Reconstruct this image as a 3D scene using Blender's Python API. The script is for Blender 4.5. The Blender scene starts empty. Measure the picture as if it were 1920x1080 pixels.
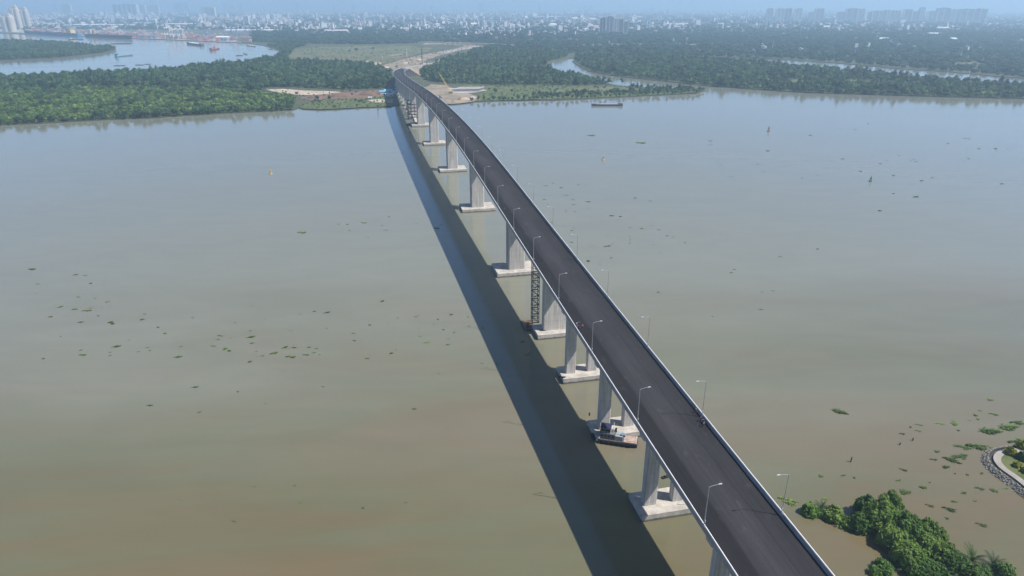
import bpy, bmesh, math, random
import numpy as np
from mathutils import Vector, Matrix
from mathutils.geometry import tessellate_polygon
random.seed(7)
rng = np.random.default_rng(7)
R = math.radians
scene = bpy.context.scene
COL = scene.collection

# ------------------------------------------------------------------ camera
CAM_H = 137.0
FPX = 1280.0                       # focal length in pixels of a 1920-wide frame (24 mm full-frame)
PITCH = math.atan((540 - 10) / FPX)
cd = bpy.data.cameras.new('camera')
cd.sensor_width = 36.0
cd.lens = 36.0 * FPX / 1920
cd.clip_start = 0.5
cd.clip_end = 80000
cam = bpy.data.objects.new('camera', cd)
cam.location = (0, 0, CAM_H)
cam.rotation_euler = (math.pi / 2 - PITCH, 0, 0)
COL.objects.link(cam)
scene.camera = cam

# ------------------------------------------------------------------ sky and sun
SUN_AZ, SUN_EL = 104.0, 54.5        # azimuth clockwise from +Y
world = bpy.data.worlds.new('World')
scene.world = world
world.use_nodes = True
wn = world.node_tree
wn.nodes.clear()
sky = wn.nodes.new('ShaderNodeTexSky')
sky.sky_type = 'NISHITA'
sky.sun_disc = False
sky.sun_elevation = R(SUN_EL)
sky.sun_rotation = R(SUN_AZ)
sky.air_density = 0.6
sky.dust_density = 0.3
sky.ozone_density = 4.5
bg = wn.nodes.new('ShaderNodeBackground')
bg.inputs['Strength'].default_value = 0.115
wo = wn.nodes.new('ShaderNodeOutputWorld')
wn.links.new(sky.outputs[0], bg.inputs[0])
wn.links.new(bg.outputs[0], wo.inputs[0])

sd = bpy.data.lights.new('sun', 'SUN')
sd.energy = 5.0
sd.angle = R(0.55)
sd.color = (1.0, 0.955, 0.89)
sun = bpy.data.objects.new('sun', sd)
_d = Vector((math.sin(R(SUN_AZ)) * math.cos(R(SUN_EL)), math.cos(R(SUN_AZ)) * math.cos(R(SUN_EL)), math.sin(R(SUN_EL))))
sun.rotation_euler = (-_d).to_track_quat('-Z', 'Y').to_euler()
sun.location = (200, 0, 400)
COL.objects.link(sun)

vs = scene.view_settings
vs.view_transform = 'Standard'
vs.look = 'None'
vs.exposure = 0.40
vs.gamma = 1.0
vs.use_curve_mapping = False
scene.render.engine = 'CYCLES'
cy = scene.cycles
cy.max_bounces = 5
cy.diffuse_bounces = 2
cy.glossy_bounces = 2
cy.transmission_bounces = 2
cy.volume_bounces = 2
cy.transparent_max_bounces = 4
cy.use_denoising = True
cy.use_adaptive_sampling = True
cy.adaptive_threshold = 0.015
cy.caustics_reflective = False
cy.caustics_refractive = False

# ------------------------------------------------------------------ helpers
CP, SP = math.cos(PITCH), math.sin(PITCH)


def at(x, y, z=0.0):
    """world point seen at a photograph pixel (1920x1080) on the level z"""
    dx, dz = (x - 960) / FPX, -(y - 540) / FPX
    r = (dx, CP + dz * SP, -SP + dz * CP)
    t = (z - CAM_H) / r[2]
    return Vector((r[0] * t, r[1] * t, z))


def depth(p):
    return p[1] * CP + (CAM_H - p[2]) * SP


def mpp(p):
    """metres per photograph pixel at a world point"""
    return depth(p) / FPX


MATS = {}


def mat(name, col, rough=0.8, var=0.18, scale=0.5, col2=None, bump=0.0, bscale=None, metal=0.0, spec=0.35,
        rnd=0.0, coords='Object', stretch=(1, 1, 1), detail=5.0):
    """procedural material: two tones mixed by noise, optional relief and per-object variation"""
    if name in MATS:
        return MATS[name]
    m = bpy.data.materials.new(name)
    m.use_nodes = True
    nt = m.node_tree
    b = nt.nodes['Principled BSDF']
    b.inputs['Roughness'].default_value = rough
    b.inputs['Metallic'].default_value = metal
    b.inputs['Specular IOR Level'].default_value = spec
    if coords == 'Object':
        tc = nt.nodes.new('ShaderNodeTexCoord')
        src = tc.outputs['Object']
    elif coords == 'UV':
        tc = nt.nodes.new('ShaderNodeUVMap')
        src = tc.outputs[0]
    else:
        tc = nt.nodes.new('ShaderNodeNewGeometry')
        src = tc.outputs['Position']
    mp = nt.nodes.new('ShaderNodeMapping')
    mp.inputs['Scale'].default_value = stretch
    nt.links.new(src, mp.inputs[0])
    n = nt.nodes.new('ShaderNodeTexNoise')
    n.inputs['Scale'].default_value = scale
    n.inputs['Detail'].default_value = detail
    n.inputs['Roughness'].default_value = 0.62
    nt.links.new(mp.outputs[0], n.inputs['Vector'])
    ramp = nt.nodes.new('ShaderNodeValToRGB')
    c2 = col2 or tuple(c * (1 - var) for c in col)
    c1 = col if col2 else tuple(min(1, c * (1 + var)) for c in col)
    ramp.color_ramp.elements[0].position = 0.36
    ramp.color_ramp.elements[1].position = 0.64
    ramp.color_ramp.elements[0].color = (*c2, 1)
    ramp.color_ramp.elements[1].color = (*c1, 1)
    nt.links.new(n.outputs[0], ramp.inputs[0])
    out = ramp.outputs[0]
    if rnd:
        oi = nt.nodes.new('ShaderNodeObjectInfo')
        hs = nt.nodes.new('ShaderNodeHueSaturation')
        mr = nt.nodes.new('ShaderNodeMapRange')
        mr.inputs[3].default_value = 1 - rnd
        mr.inputs[4].default_value = 1 + rnd
        nt.links.new(oi.outputs['Random'], mr.inputs[0])
        nt.links.new(mr.outputs[0], hs.inputs['Value'])
        mr2 = nt.nodes.new('ShaderNodeMapRange')
        mr2.inputs[3].default_value = 0.5 + rnd * 0.06
        mr2.inputs[4].default_value = 0.5 - rnd * 0.06
        nt.links.new(oi.outputs['Random'], mr2.inputs[0])
        nt.links.new(mr2.outputs[0], hs.inputs['Hue'])
        nt.links.new(out, hs.inputs['Color'])
        out = hs.outputs[0]
    nt.links.new(out, b.inputs['Base Color'])
    if bump:
        n2 = nt.nodes.new('ShaderNodeTexNoise')
        n2.inputs['Scale'].default_value = bscale or scale * 6
        n2.inputs['Detail'].default_value = 4
        nt.links.new(mp.outputs[0], n2.inputs['Vector'])
        bp = nt.nodes.new('ShaderNodeBump')
        bp.inputs['Strength'].default_value = 1.0
        bp.inputs['Distance'].default_value = bump
        nt.links.new(n2.outputs[0], bp.inputs['Height'])
        nt.links.new(bp.outputs[0], b.inputs['Normal'])
    MATS[name] = m
    return m


def foliage(name, col, col2, rnd=0.3, scale=0.25):
    """leaf material: colour varies per plant and in patches over the ground; a little light comes through"""
    m = mat(name, col, rough=0.65, scale=scale, col2=col2, rnd=rnd, spec=0.2)
    nt = m.node_tree
    b = nt.nodes['Principled BSDF']
    src = b.inputs['Base Color'].links[0].from_socket
    g = nt.nodes.new('ShaderNodeNewGeometry')
    n = nt.nodes.new('ShaderNodeTexNoise')
    n.inputs['Scale'].default_value = 0.02
    n.inputs['Detail'].default_value = 3
    nt.links.new(g.outputs['Position'], n.inputs['Vector'])
    mr = nt.nodes.new('ShaderNodeMapRange')
    mr.inputs[1].default_value, mr.inputs[2].default_value = 0.3, 0.7
    mr.inputs[3].default_value, mr.inputs[4].default_value = 0.6, 1.5
    nt.links.new(n.outputs[0], mr.inputs[0])
    mx = nt.nodes.new('ShaderNodeVectorMath')
    mx.operation = 'SCALE'
    nt.links.new(src, mx.inputs[0])
    nt.links.new(mr.outputs[0], mx.inputs['Scale'])
    nt.links.new(mx.outputs[0], b.inputs['Base Color'])
    tr = nt.nodes.new('ShaderNodeBsdfTranslucent')
    nt.links.new(mx.outputs[0], tr.inputs['Color'])
    ms = nt.nodes.new('ShaderNodeMixShader')
    ms.inputs[0].default_value = 0.25
    nt.links.new(b.outputs[0], ms.inputs[1])
    nt.links.new(tr.outputs[0], ms.inputs[2])
    out = [x for x in nt.nodes if x.type == 'OUTPUT_MATERIAL'][0]
    nt.links.new(ms.outputs[0], out.inputs['Surface'])
    return m


class MB:
    """collects faces; build() links them as ONE mesh object"""

    def __init__(s):
        s.v, s.f, s.mi = [], [], []

    def add(s, vs, fs, mi=0):
        o = len(s.v)
        s.v += [tuple(p) for p in vs]
        s.f += [tuple(i + o for i in f) for f in fs]
        s.mi += [mi] * len(fs)
        return s

    def box(s, c, d, rz=0.0, top=1.0, mi=0):
        """box centred at c with full sizes d, turned about z, its top scaled"""
        hx, hy, hz = d[0] / 2, d[1] / 2, d[2] / 2
        cr, sr = math.cos(rz), math.sin(rz)
        vs = []
        for k, z in ((1, -hz), (top, hz)):
            for x, y in ((-hx, -hy), (hx, -hy), (hx, hy), (-hx, hy)):
                x, y = x * k, y * k
                vs.append((c[0] + x * cr - y * sr, c[1] + x * sr + y * cr, c[2] + z))
        return s.add(vs, [(3, 2, 1, 0), (4, 5, 6, 7), (0, 1, 5, 4), (1, 2, 6, 5), (2, 3, 7, 6), (3, 0, 4, 7)], mi)

    def prism(s, pts, z0, z1, k=1.0, mi=0):
        """upright prism over a ground outline; its top is scaled about the centre by k"""
        n = len(pts)
        cx, cyy = sum(p[0] for p in pts) / n, sum(p[1] for p in pts) / n
        vs = [(p[0], p[1], z0) for p in pts] + [(cx + (p[0] - cx) * k, cyy + (p[1] - cyy) * k, z1) for p in pts]
        fs = [tuple(range(n - 1, -1, -1)), tuple(range(n, 2 * n))]
        fs += [(i, (i + 1) % n, n + (i + 1) % n, n + i) for i in range(n)]
        return s.add(vs, fs, mi)

    def tube(s, pts, r, n=6, mi=0, caps=True):
        """tube along points; r a number or one radius per point"""
        pts = [Vector(p) for p in pts]
        rr = r if isinstance(r, (list, tuple)) else [r] * len(pts)
        o = len(s.v)
        for i, p in enumerate(pts):
            t = (pts[min(i + 1, len(pts) - 1)] - pts[max(i - 1, 0)]).normalized()
            a = Vector((0, 0, 1)) if abs(t.z) < 0.9 else Vector((1, 0, 0))
            u = t.cross(a).normalized()
            w = t.cross(u)
            for k in range(n):
                g = 2 * math.pi * k / n
                s.v.append(tuple(p + (u * math.cos(g) + w * math.sin(g)) * rr[i]))
        for i in range(len(pts) - 1):
            for k in range(n):
                a, b = o + i * n + k, o + i * n + (k + 1) % n
                s.f.append((a, b, b + n, a + n))
                s.mi.append(mi)
        if caps:
            s.f.append(tuple(o + k for k in range(n - 1, -1, -1)))
            s.f.append(tuple(o + (len(pts) - 1) * n + k for k in range(n)))
            s.mi += [mi, mi]
        return s

    def lathe(s, c, prof, n=12, mi=0):
        """surface of revolution; prof = [(radius, z), ...]"""
        o = len(s.v)
        for r, z in prof:
            for k in range(n):
                g = 2 * math.pi * k / n
                s.v.append((c[0] + r * math.cos(g), c[1] + r * math.sin(g), c[2] + z))
        for i in range(len(prof) - 1):
            for k in range(n):
                a, b = o + i * n + k, o + i * n + (k + 1) % n
                s.f.append((a, b, b + n, a + n))
                s.mi.append(mi)
        s.f.append(tuple(o + k for k in range(n - 1, -1, -1)))
        s.f.append(tuple(o + (len(prof) - 1) * n + k for k in range(n)))
        s.mi += [mi, mi]
        return s

    def mesh(s, name, mats, smooth=False):
        me = bpy.data.meshes.new(name)
        me.from_pydata(s.v, [], s.f)
        for m in (mats if isinstance(mats, (list, tuple)) else [mats]):
            me.materials.append(m)
        if any(s.mi):
            me.polygons.foreach_set('material_index', s.mi)
        if smooth:
            me.polygons.foreach_set('use_smooth', [True] * len(s.f))
        me.update()
        return me

    def build(s, name, mats, parent=None, smooth=False):
        return link(name, s.mesh(name, mats, smooth), parent)


def link(name, me, parent=None, loc=None, rz=None, sc=None):
    o = bpy.data.objects.new(name, me)
    COL.objects.link(o)
    if parent is not None:
        o.parent = parent
    if loc is not None:
        o.location = loc
    if rz is not None:
        o.rotation_euler = (0, 0, rz)
    if sc is not None:
        o.scale = (sc, sc, sc) if not isinstance(sc, (tuple, list)) else sc
    return o


def tag(o, label=None, cat=None, group=None, kind=None):
    if label:
        o['label'] = label
    if cat:
        o['category'] = cat
    if group:
        o['group'] = group
    if kind:
        o['kind'] = kind
    return o


def thing(name, label, cat, loc=(0, 0, 0), rz=0.0, group=None):
    o = bpy.data.objects.new(name, None)
    o.empty_display_size = 0.5
    COL.objects.link(o)
    o.location = loc
    o.rotation_euler = (0, 0, rz)
    return tag(o, label, cat, group)


def copy_tree(o, loc, rz=0.0, label=None, group=None, sc=None, parent=None):
    c = o.copy()
    COL.objects.link(c)
    if parent is None:
        c.location = loc
        c.rotation_euler = (0, 0, rz)
        if sc is not None:
            c.scale = (sc, sc, sc) if not isinstance(sc, (tuple, list)) else sc
        if label:
            c['label'] = label
        if group:
            c['group'] = group
    else:
        c.parent = parent
    for ch in o.children:
        copy_tree(ch, None, parent=c)
    return c


def rough_poly(pts, amp, seg):
    """resample an outline with steps of about seg metres and jitter it"""
    out = []
    n = len(pts)
    for i in range(n):
        a, b = Vector(pts[i][:2]), Vector(pts[(i + 1) % n][:2])
        L = (b - a).length
        k = max(1, min(60, int(L / seg)))
        for j in range(k):
            p = a.lerp(b, j / k)
            g = amp if L < 4000 else 0
            out.append((p.x + random.uniform(-g, g), p.y + random.uniform(-g, g)))
    return out


def sheet(name, pts, z, m, skirt=0.0, holes=(), kind='structure', spread=0.0):
    loops = [[Vector((p[0], p[1], z)) for p in pts]] + [[Vector((p[0], p[1], z)) for p in h] for h in holes]
    tris = tessellate_polygon(loops)
    vs = [tuple(v) for l in loops for v in l]
    fs = []
    for t in tris:
        a, b, c = (Vector(vs[i]) for i in t)
        fs.append(tuple(t) if (b - a).cross(c - a).z > 0 else (t[0], t[2], t[1]))
    if skirt:
        o = 0
        for l in loops:
            n = len(l)
            base = len(vs)
            cx = sum(v.x for v in l) / n
            vs += [(v.x, v.y, z - skirt) for v in l]
            fs += [(o + i, o + (i + 1) % n, base + (i + 1) % n, base + i) for i in range(n)]
            o += n
    me = bpy.data.meshes.new(name)
    me.from_pydata(vs, [], fs)
    me.materials.append(m)
    me.update()
    o = link(name, me)
    return tag(o, kind=kind)


def px(poly, z=0.0):
    return [tuple(at(x, y, z)) for x, y in poly]


def inside(P, poly):
    """P: N x 2, poly: list of points; even-odd test"""
    poly = np.array([p[:2] for p in poly])
    x, y = P[:, 0], P[:, 1]
    r = np.zeros(len(P), bool)
    n = len(poly)
    for i in range(n):
        x1, y1 = poly[i]
        x2, y2 = poly[(i + 1) % n]
        c = ((y1 > y) != (y2 > y))
        with np.errstate(divide='ignore', invalid='ignore'):
            xi = (x2 - x1) * (y - y1) / (y2 - y1) + x1
        r ^= c & (x < xi)
    return r


def fill(poly, spacing, jitter=0.45):
    """points on a jittered grid inside a world outline"""
    A = np.array([p[:2] for p in poly])
    lo, hi = A.min(0), A.max(0)
    gx, gy = np.meshgrid(np.arange(lo[0], hi[0], spacing), np.arange(lo[1], hi[1], spacing))
    P = np.stack([gx.ravel(), gy.ravel()], 1)
    P += rng.uniform(-jitter, jitter, P.shape) * spacing
    return P[inside(P, poly)]


ORD = ['nearest', 'second', 'third', 'fourth', 'fifth', 'sixth', 'seventh', 'eighth', 'ninth', 'tenth', 'eleventh', 'twelfth',
       'thirteenth', 'fourteenth', 'fifteenth', 'sixteenth', 'seventeenth', 'eighteenth', 'nineteenth', 'twentieth']
ORD += ['twenty-' + s for s in ('first', 'second', 'third', 'fourth', 'fifth', 'sixth', 'seventh', 'eighth', 'ninth')]
ORD += ['thirtieth'] + ['thirty-' + s for s in ('first', 'second', 'third', 'fourth', 'fifth', 'sixth', 'seventh', 'eighth', 'ninth')]

for _t, _n in (('fortieth', 'forty'), ('fiftieth', 'fifty'), ('sixtieth', 'sixty'), ('seventieth', 'seventy')):
    ORD += [_t] + [_n + '-' + s for s in ('first', 'second', 'third', 'fourth', 'fifth', 'sixth', 'seventh', 'eighth', 'ninth')]

# ------------------------------------------------------------------ materials
M_conc = mat('concrete', (0.47, 0.44, 0.40), 0.85, 0.10, 0.35, bump=0.01, bscale=3, stretch=(1, 1, 0.35))
def weather(m, joints):
    """pour joints up the height, run-off streaks and the dark line left by the tide"""
    nt = m.node_tree
    bs = nt.nodes['Principled BSDF']
    src = bs.inputs['Base Color'].links[0].from_socket
    g = nt.nodes.new('ShaderNodeNewGeometry')
    sp = nt.nodes.new('ShaderNodeSeparateXYZ')
    nt.links.new(g.outputs['Position'], sp.inputs[0])

    def scale_by(src, sock):
        s = nt.nodes.new('ShaderNodeVectorMath')
        s.operation = 'SCALE'
        nt.links.new(src, s.inputs[0])
        nt.links.new(sock, s.inputs['Scale'])
        return s.outputs[0]
    if joints:
        md = nt.nodes.new('ShaderNodeMath')
        md.operation = 'FLOORED_MODULO'
        md.inputs[1].default_value = 3.4
        nt.links.new(sp.outputs['Z'], md.inputs[0])
        lt = nt.nodes.new('ShaderNodeMapRange')
        lt.inputs[1].default_value, lt.inputs[2].default_value = 0.0, 0.22
        lt.inputs[3].default_value, lt.inputs[4].default_value = 0.72, 1.0
        nt.links.new(md.outputs[0], lt.inputs[0])
        src = scale_by(src, lt.outputs[0])
        mp = nt.nodes.new('ShaderNodeMapping')
        mp.inputs['Scale'].default_value = (1.6, 1.6, 0.05)
        nt.links.new(g.outputs['Position'], mp.inputs[0])
        n = nt.nodes.new('ShaderNodeTexNoise')
        n.inputs['Scale'].default_value = 1.0
        n.inputs['Detail'].default_value = 4
        nt.links.new(mp.outputs[0], n.inputs['Vector'])
        mr = nt.nodes.new('ShaderNodeMapRange')
        mr.inputs[1].default_value, mr.inputs[2].default_value = 0.35, 0.65
        mr.inputs[3].default_value, mr.inputs[4].default_value = 0.78, 1.14
        nt.links.new(n.outputs[0], mr.inputs[0])
        src = scale_by(src, mr.outputs[0])
    n = nt.nodes.new('ShaderNodeTexNoise')
    n.inputs['Scale'].default_value = 0.6
    nt.links.new(g.outputs['Position'], n.inputs['Vector'])
    ad = nt.nodes.new('ShaderNodeMath')
    ad.operation = 'MULTIPLY_ADD'
    ad.inputs[1].default_value = -0.9
    nt.links.new(n.outputs[0], ad.inputs[0])
    nt.links.new(sp.outputs['Z'], ad.inputs[2])
    tr = nt.nodes.new('ShaderNodeMapRange')
    tr.inputs[1].default_value, tr.inputs[2].default_value = 0.1, 0.45
    tr.inputs[3].default_value, tr.inputs[4].default_value = 0.30, 1.0
    nt.links.new(ad.outputs[0], tr.inputs[0])
    nt.links.new(scale_by(src, tr.outputs[0]), bs.inputs['Base Color'])


weather(M_conc, True)
M_cap = mat('cap_concrete', (0.42, 0.385, 0.34), 0.85, 0.20, 0.35, bump=0.02, bscale=2)
weather(M_cap, False)
M_girder = mat('girder_concrete', (0.44, 0.43, 0.41), 0.85, 0.10, 0.2, bump=0.01)
M_parapet = mat('parapet_concrete', (0.27, 0.27, 0.28), 0.75, 0.14, 0.3, bump=0.01)
M_rail = mat('rail_white', (0.82, 0.82, 0.82), 0.45, 0.04, 0.5)
M_galv = mat('galvanised_steel', (0.62, 0.63, 0.64), 0.45, 0.08, 1.0, metal=0.35)
M_lamp = mat('lamp_steel', (0.36, 0.37, 0.38), 0.5, 0.08, 1.0, metal=0.2)
M_lampwhite = mat('lamp_white', (0.78, 0.78, 0.78), 0.5, 0.05, 1.0)
M_black = mat('black_steel', (0.02, 0.02, 0.022), 0.6, 0.3, 1.0)
M_rust = mat('rusty_steel', (0.12, 0.07, 0.045), 0.8, 0.35, 0.6)
M_earth = mat('bare_earth', (0.32, 0.24, 0.18), 0.95, scale=0.035, col2=(0.17, 0.155, 0.105), bump=0.1, bscale=0.4, coords='World')
M_sand = mat('pale_sand', (0.50, 0.42, 0.33), 0.95, scale=0.04, col2=(0.34, 0.27, 0.20), bump=0.1, bscale=0.3, coords='World')
M_redearth = mat('red_earth', (0.20, 0.115, 0.085), 0.95, scale=0.06, col2=(0.13, 0.09, 0.06), bump=0.2, bscale=0.3, coords='World')
M_grass = mat('grass', (0.115, 0.13, 0.045), 0.9, scale=0.06, col2=(0.06, 0.085, 0.028), bump=0.15, bscale=0.6, coords='World')
M_drygrass = mat('dry_grass', (0.165, 0.145, 0.075), 0.9, scale=0.014, detail=9.0, col2=(0.065, 0.095, 0.038), bump=0.15, bscale=0.5, coords='World')
M_land = mat('swamp_ground', (0.05, 0.065, 0.025), 0.95, scale=0.03, col2=(0.085, 0.085, 0.045), bump=0.3, bscale=0.3, coords='World')
M_town = mat('town_ground', (0.12, 0.125, 0.10), 0.95, scale=0.008, col2=(0.05, 0.075, 0.04), coords='World')
M_quay = mat('quay_concrete', (0.34, 0.33, 0.31), 0.9, 0.2, 0.03, coords='World')
M_road = mat('pale_road', (0.32, 0.30, 0.28), 0.9, 0.12, 0.05, coords='World')
M_bark = mat('bark', (0.10, 0.075, 0.05), 0.9, 0.3, 2.0)
F_dark = foliage('mangrove_leaves', (0.080, 0.140, 0.046), (0.036, 0.078, 0.032), rnd=0.55)
F_bright = foliage('bright_mangrove_leaves', (0.172, 0.250, 0.056), (0.092, 0.165, 0.040), rnd=0.5)
F_near = foliage('shrub_leaves', (0.135, 0.215, 0.042), (0.065, 0.130, 0.026), scale=0.6)
F_nipa = foliage('palm_leaves', (0.07, 0.12, 0.035), (0.045, 0.085, 0.025), scale=0.8)
F_far = foliage('woodland_leaves', (0.054, 0.100, 0.050), (0.032, 0.066, 0.036), rnd=0.45, scale=0.05)
F_yellow = foliage('yellow_bush_leaves', (0.26, 0.24, 0.02), (0.12, 0.16, 0.02), rnd=0.15, scale=1.0)
F_hya = foliage('hyacinth_leaves', (0.135, 0.205, 0.055), (0.08, 0.13, 0.04), rnd=0.4, scale=2.0)
PAINT = {}


def paint(col, rough=0.55, var=0.1):
    k = tuple(round(c, 3) for c in col)
    if k not in PAINT:
        PAINT[k] = mat('paint_%d' % len(PAINT), k, rough, var, 0.4)
    return PAINT[k]


# ================================================================== SETTING
# ------------------------------------------------------------------ water
def water_material():
    m = bpy.data.materials.new('river_water')
    m.use_nodes = True
    nt = m.node_tree
    b = nt.nodes['Principled BSDF']
    b.inputs['Roughness'].default_value = 0.06
    b.inputs['IOR'].default_value = 1.5
    b.inputs['Specular IOR Level'].default_value = 0.5
    g = nt.nodes.new('ShaderNodeNewGeometry')
    mp = nt.nodes.new('ShaderNodeMapping')
    mp.inputs['Rotation'].default_value = (0, 0, R(-20))
    mp.inputs['Scale'].default_value = (0.35, 1.0, 1.0)
    nt.links.new(g.outputs['Position'], mp.inputs[0])
    n1 = nt.nodes.new('ShaderNodeTexNoise')
    n1.inputs['Scale'].default_value = 0.017
    n1.inputs['Detail'].default_value = 4
    n1.inputs['Roughness'].default_value = 0.56
    n1.inputs['Distortion'].default_value = 1.4
    nt.links.new(mp.outputs[0], n1.inputs['Vector'])
    cr = nt.nodes.new('ShaderNodeValToRGB')
    e = cr.color_ramp.elements
    e[0].position, e[0].color = 0.40, (0.124, 0.124, 0.070, 1)
    e[1].position, e[1].color = 0.62, (0.142, 0.110, 0.060, 1)
    x = cr.color_ramp.elements.new(0.50)
    x.color = (0.130, 0.116, 0.063, 1)
    nt.links.new(n1.outputs[0], cr.inputs[0])
    # open-river silt, paler than the near shallows, with sky glare painted into its colour
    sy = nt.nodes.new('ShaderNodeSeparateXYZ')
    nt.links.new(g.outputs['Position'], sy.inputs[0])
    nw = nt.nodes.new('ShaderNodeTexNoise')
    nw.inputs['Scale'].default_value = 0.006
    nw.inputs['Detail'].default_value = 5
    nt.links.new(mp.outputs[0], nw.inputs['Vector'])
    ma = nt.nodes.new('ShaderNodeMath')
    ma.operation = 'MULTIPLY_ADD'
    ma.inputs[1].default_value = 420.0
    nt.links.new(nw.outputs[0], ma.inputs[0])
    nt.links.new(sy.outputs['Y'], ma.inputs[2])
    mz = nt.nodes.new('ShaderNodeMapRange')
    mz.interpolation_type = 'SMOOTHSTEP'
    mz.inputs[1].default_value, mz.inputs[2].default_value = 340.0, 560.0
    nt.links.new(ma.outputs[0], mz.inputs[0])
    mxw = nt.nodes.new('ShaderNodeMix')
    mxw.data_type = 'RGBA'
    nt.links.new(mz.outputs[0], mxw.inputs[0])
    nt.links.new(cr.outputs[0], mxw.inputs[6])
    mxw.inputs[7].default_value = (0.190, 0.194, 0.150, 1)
    # thin brighter silt streaks
    n3 = nt.nodes.new('ShaderNodeTexNoise')
    n3.inputs['Scale'].default_value = 0.05
    n3.inputs['Detail'].default_value = 5
    n3.inputs['Distortion'].default_value = 1.6
    nt.links.new(mp.outputs[0], n3.inputs['Vector'])
    mr = nt.nodes.new('ShaderNodeMapRange')
    mr.inputs[1].default_value, mr.inputs[2].default_value = 0.35, 0.7
    mr.inputs[3].default_value, mr.inputs[4].default_value = 0.965, 1.035
    nt.links.new(n3.outputs[0], mr.inputs[0])
    sc = nt.nodes.new('ShaderNodeVectorMath')
    sc.operation = 'SCALE'
    nt.links.new(mxw.outputs[2], sc.inputs[0])
    nt.links.new(mr.outputs[0], sc.inputs['Scale'])
    nt.links.new(sc.outputs[0], b.inputs['Base Color'])
    # ripples
    n2 = nt.nodes.new('ShaderNodeTexNoise')
    n2.inputs['Scale'].default_value = 0.8
    n2.inputs['Detail'].default_value = 3
    nt.links.new(g.outputs['Position'], n2.inputs['Vector'])
    bp = nt.nodes.new('ShaderNodeBump')
    bp.inputs['Strength'].default_value = 1.0
    bp.inputs['Distance'].default_value = 0.014
    nt.links.new(n2.outputs[0], bp.inputs['Height'])
    n5 = nt.nodes.new('ShaderNodeTexNoise')
    n5.inputs['Scale'].default_value = 0.16
    n5.inputs['Detail'].default_value = 2
    nt.links.new(mp.outputs[0], n5.inputs['Vector'])
    bq = nt.nodes.new('ShaderNodeBump')
    bq.inputs['Distance'].default_value = 0.018
    nt.links.new(n5.outputs[0], bq.inputs['Height'])
    nt.links.new(bp.outputs[0], bq.inputs['Normal'])
    # wind patches: smoother and rougher water
    n6 = nt.nodes.new('ShaderNodeTexNoise')
    n6.inputs['Scale'].default_value = 0.012
    n6.inputs['Detail'].default_value = 6
    n6.inputs['Distortion'].default_value = 1.0
    nt.links.new(mp.outputs[0], n6.inputs['Vector'])
    m6 = nt.nodes.new('ShaderNodeMapRange')
    m6.inputs[1].default_value, m6.inputs[2].default_value = 0.35, 0.65
    m6.inputs[3].default_value, m6.inputs[4].default_value = 0.09, 0.13
    nt.links.new(n6.outputs[0], m6.inputs[0])
    nt.links.new(m6.outputs[0], b.inputs['Roughness'])
    nt.links.new(bq.outputs[0], b.inputs['Normal'])
    return m


FAR = 24000.0
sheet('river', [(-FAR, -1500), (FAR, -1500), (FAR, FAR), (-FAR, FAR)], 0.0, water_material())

# ------------------------------------------------------------------ land
LZ = 1.3
near_shore = [(-420, 275), (-200, 254), (0, 236), (150, 228), (300, 221), (430, 213), (520, 209), (548, 207), (558, 203), (600, 206),
              (660, 203), (700, 201), (738, 199), (790, 198), (850, 196), (880, 192), (910, 191), (960, 189), (1040, 188), (1100, 186),
              (1180, 182), (1260, 178), (1305, 176), (1322, 171)]
creek = [(1300, 169), (1230, 166), (1160, 161), (1110, 152), (1060, 141), (1034, 132), (1022, 122), (1028, 116), (1050, 111.5), (1078, 110),
         (1074, 116), (1088, 126), (1112, 136), (1160, 144), (1230, 151), (1290, 158), (1340, 163)]
right_shore = [(1400, 167), (1500, 174), (1620, 178), (1760, 182), (1920, 186), (2300, 194), (2900, 205)]
far_bank = [(-700, 50), (-300, 55), (0, 60.5), (48, 61.8), (150, 67.6), (164, 67.6), (250, 72), (380, 77), (455, 80.5), (490, 85), (514, 90), (530, 98)]
near_bank = [(520, 104), (505, 111), (460, 119), (400, 122), (345, 128), (330, 133), (270, 136), (200, 138), (100, 143), (0, 147), (-200, 157), (-420, 170)]
outer = px(near_shore + creek + right_shore)
outer += [(FAR, outer[-1][1]), (FAR, FAR), (-FAR, FAR), (-FAR, at(-700, 52)[1])]
outer += px(far_bank + near_bank)
outer = rough_poly(outer, 2.5, 14)
channel = px([(1340, 108), (1400, 107.5), (1473, 112), (1568, 118.5), (1638, 124.5), (1709, 131), (1779, 135), (1860, 143), (1960, 150), (2100, 158),
              (2100, 174), (1950, 166), (1860, 160), (1779, 154), (1709, 148), (1638, 139.5), (1568, 133), (1473, 125), (1400, 117), (1340, 113)])
channel = rough_poly(channel, 2.0, 25)
sheet('swamp_land', outer, LZ, M_land, skirt=2.0, holes=[channel])
island_px = [(-260, 124), (-100, 119), (0, 114), (100, 110), (160, 104), (200, 99), (218, 93), (205, 88), (180, 86), (130, 82), (60, 78), (0, 77), (-120, 74), (-260, 78)]
island = rough_poly(px(island_px), 2.5, 20)
sheet('river_island', island, LZ, M_land, skirt=2.0)


def patch(name, poly, dz, m, amp=2.0, seg=15):
    return sheet(name, rough_poly(px(poly, LZ), amp, seg), LZ + dz, m)


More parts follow.
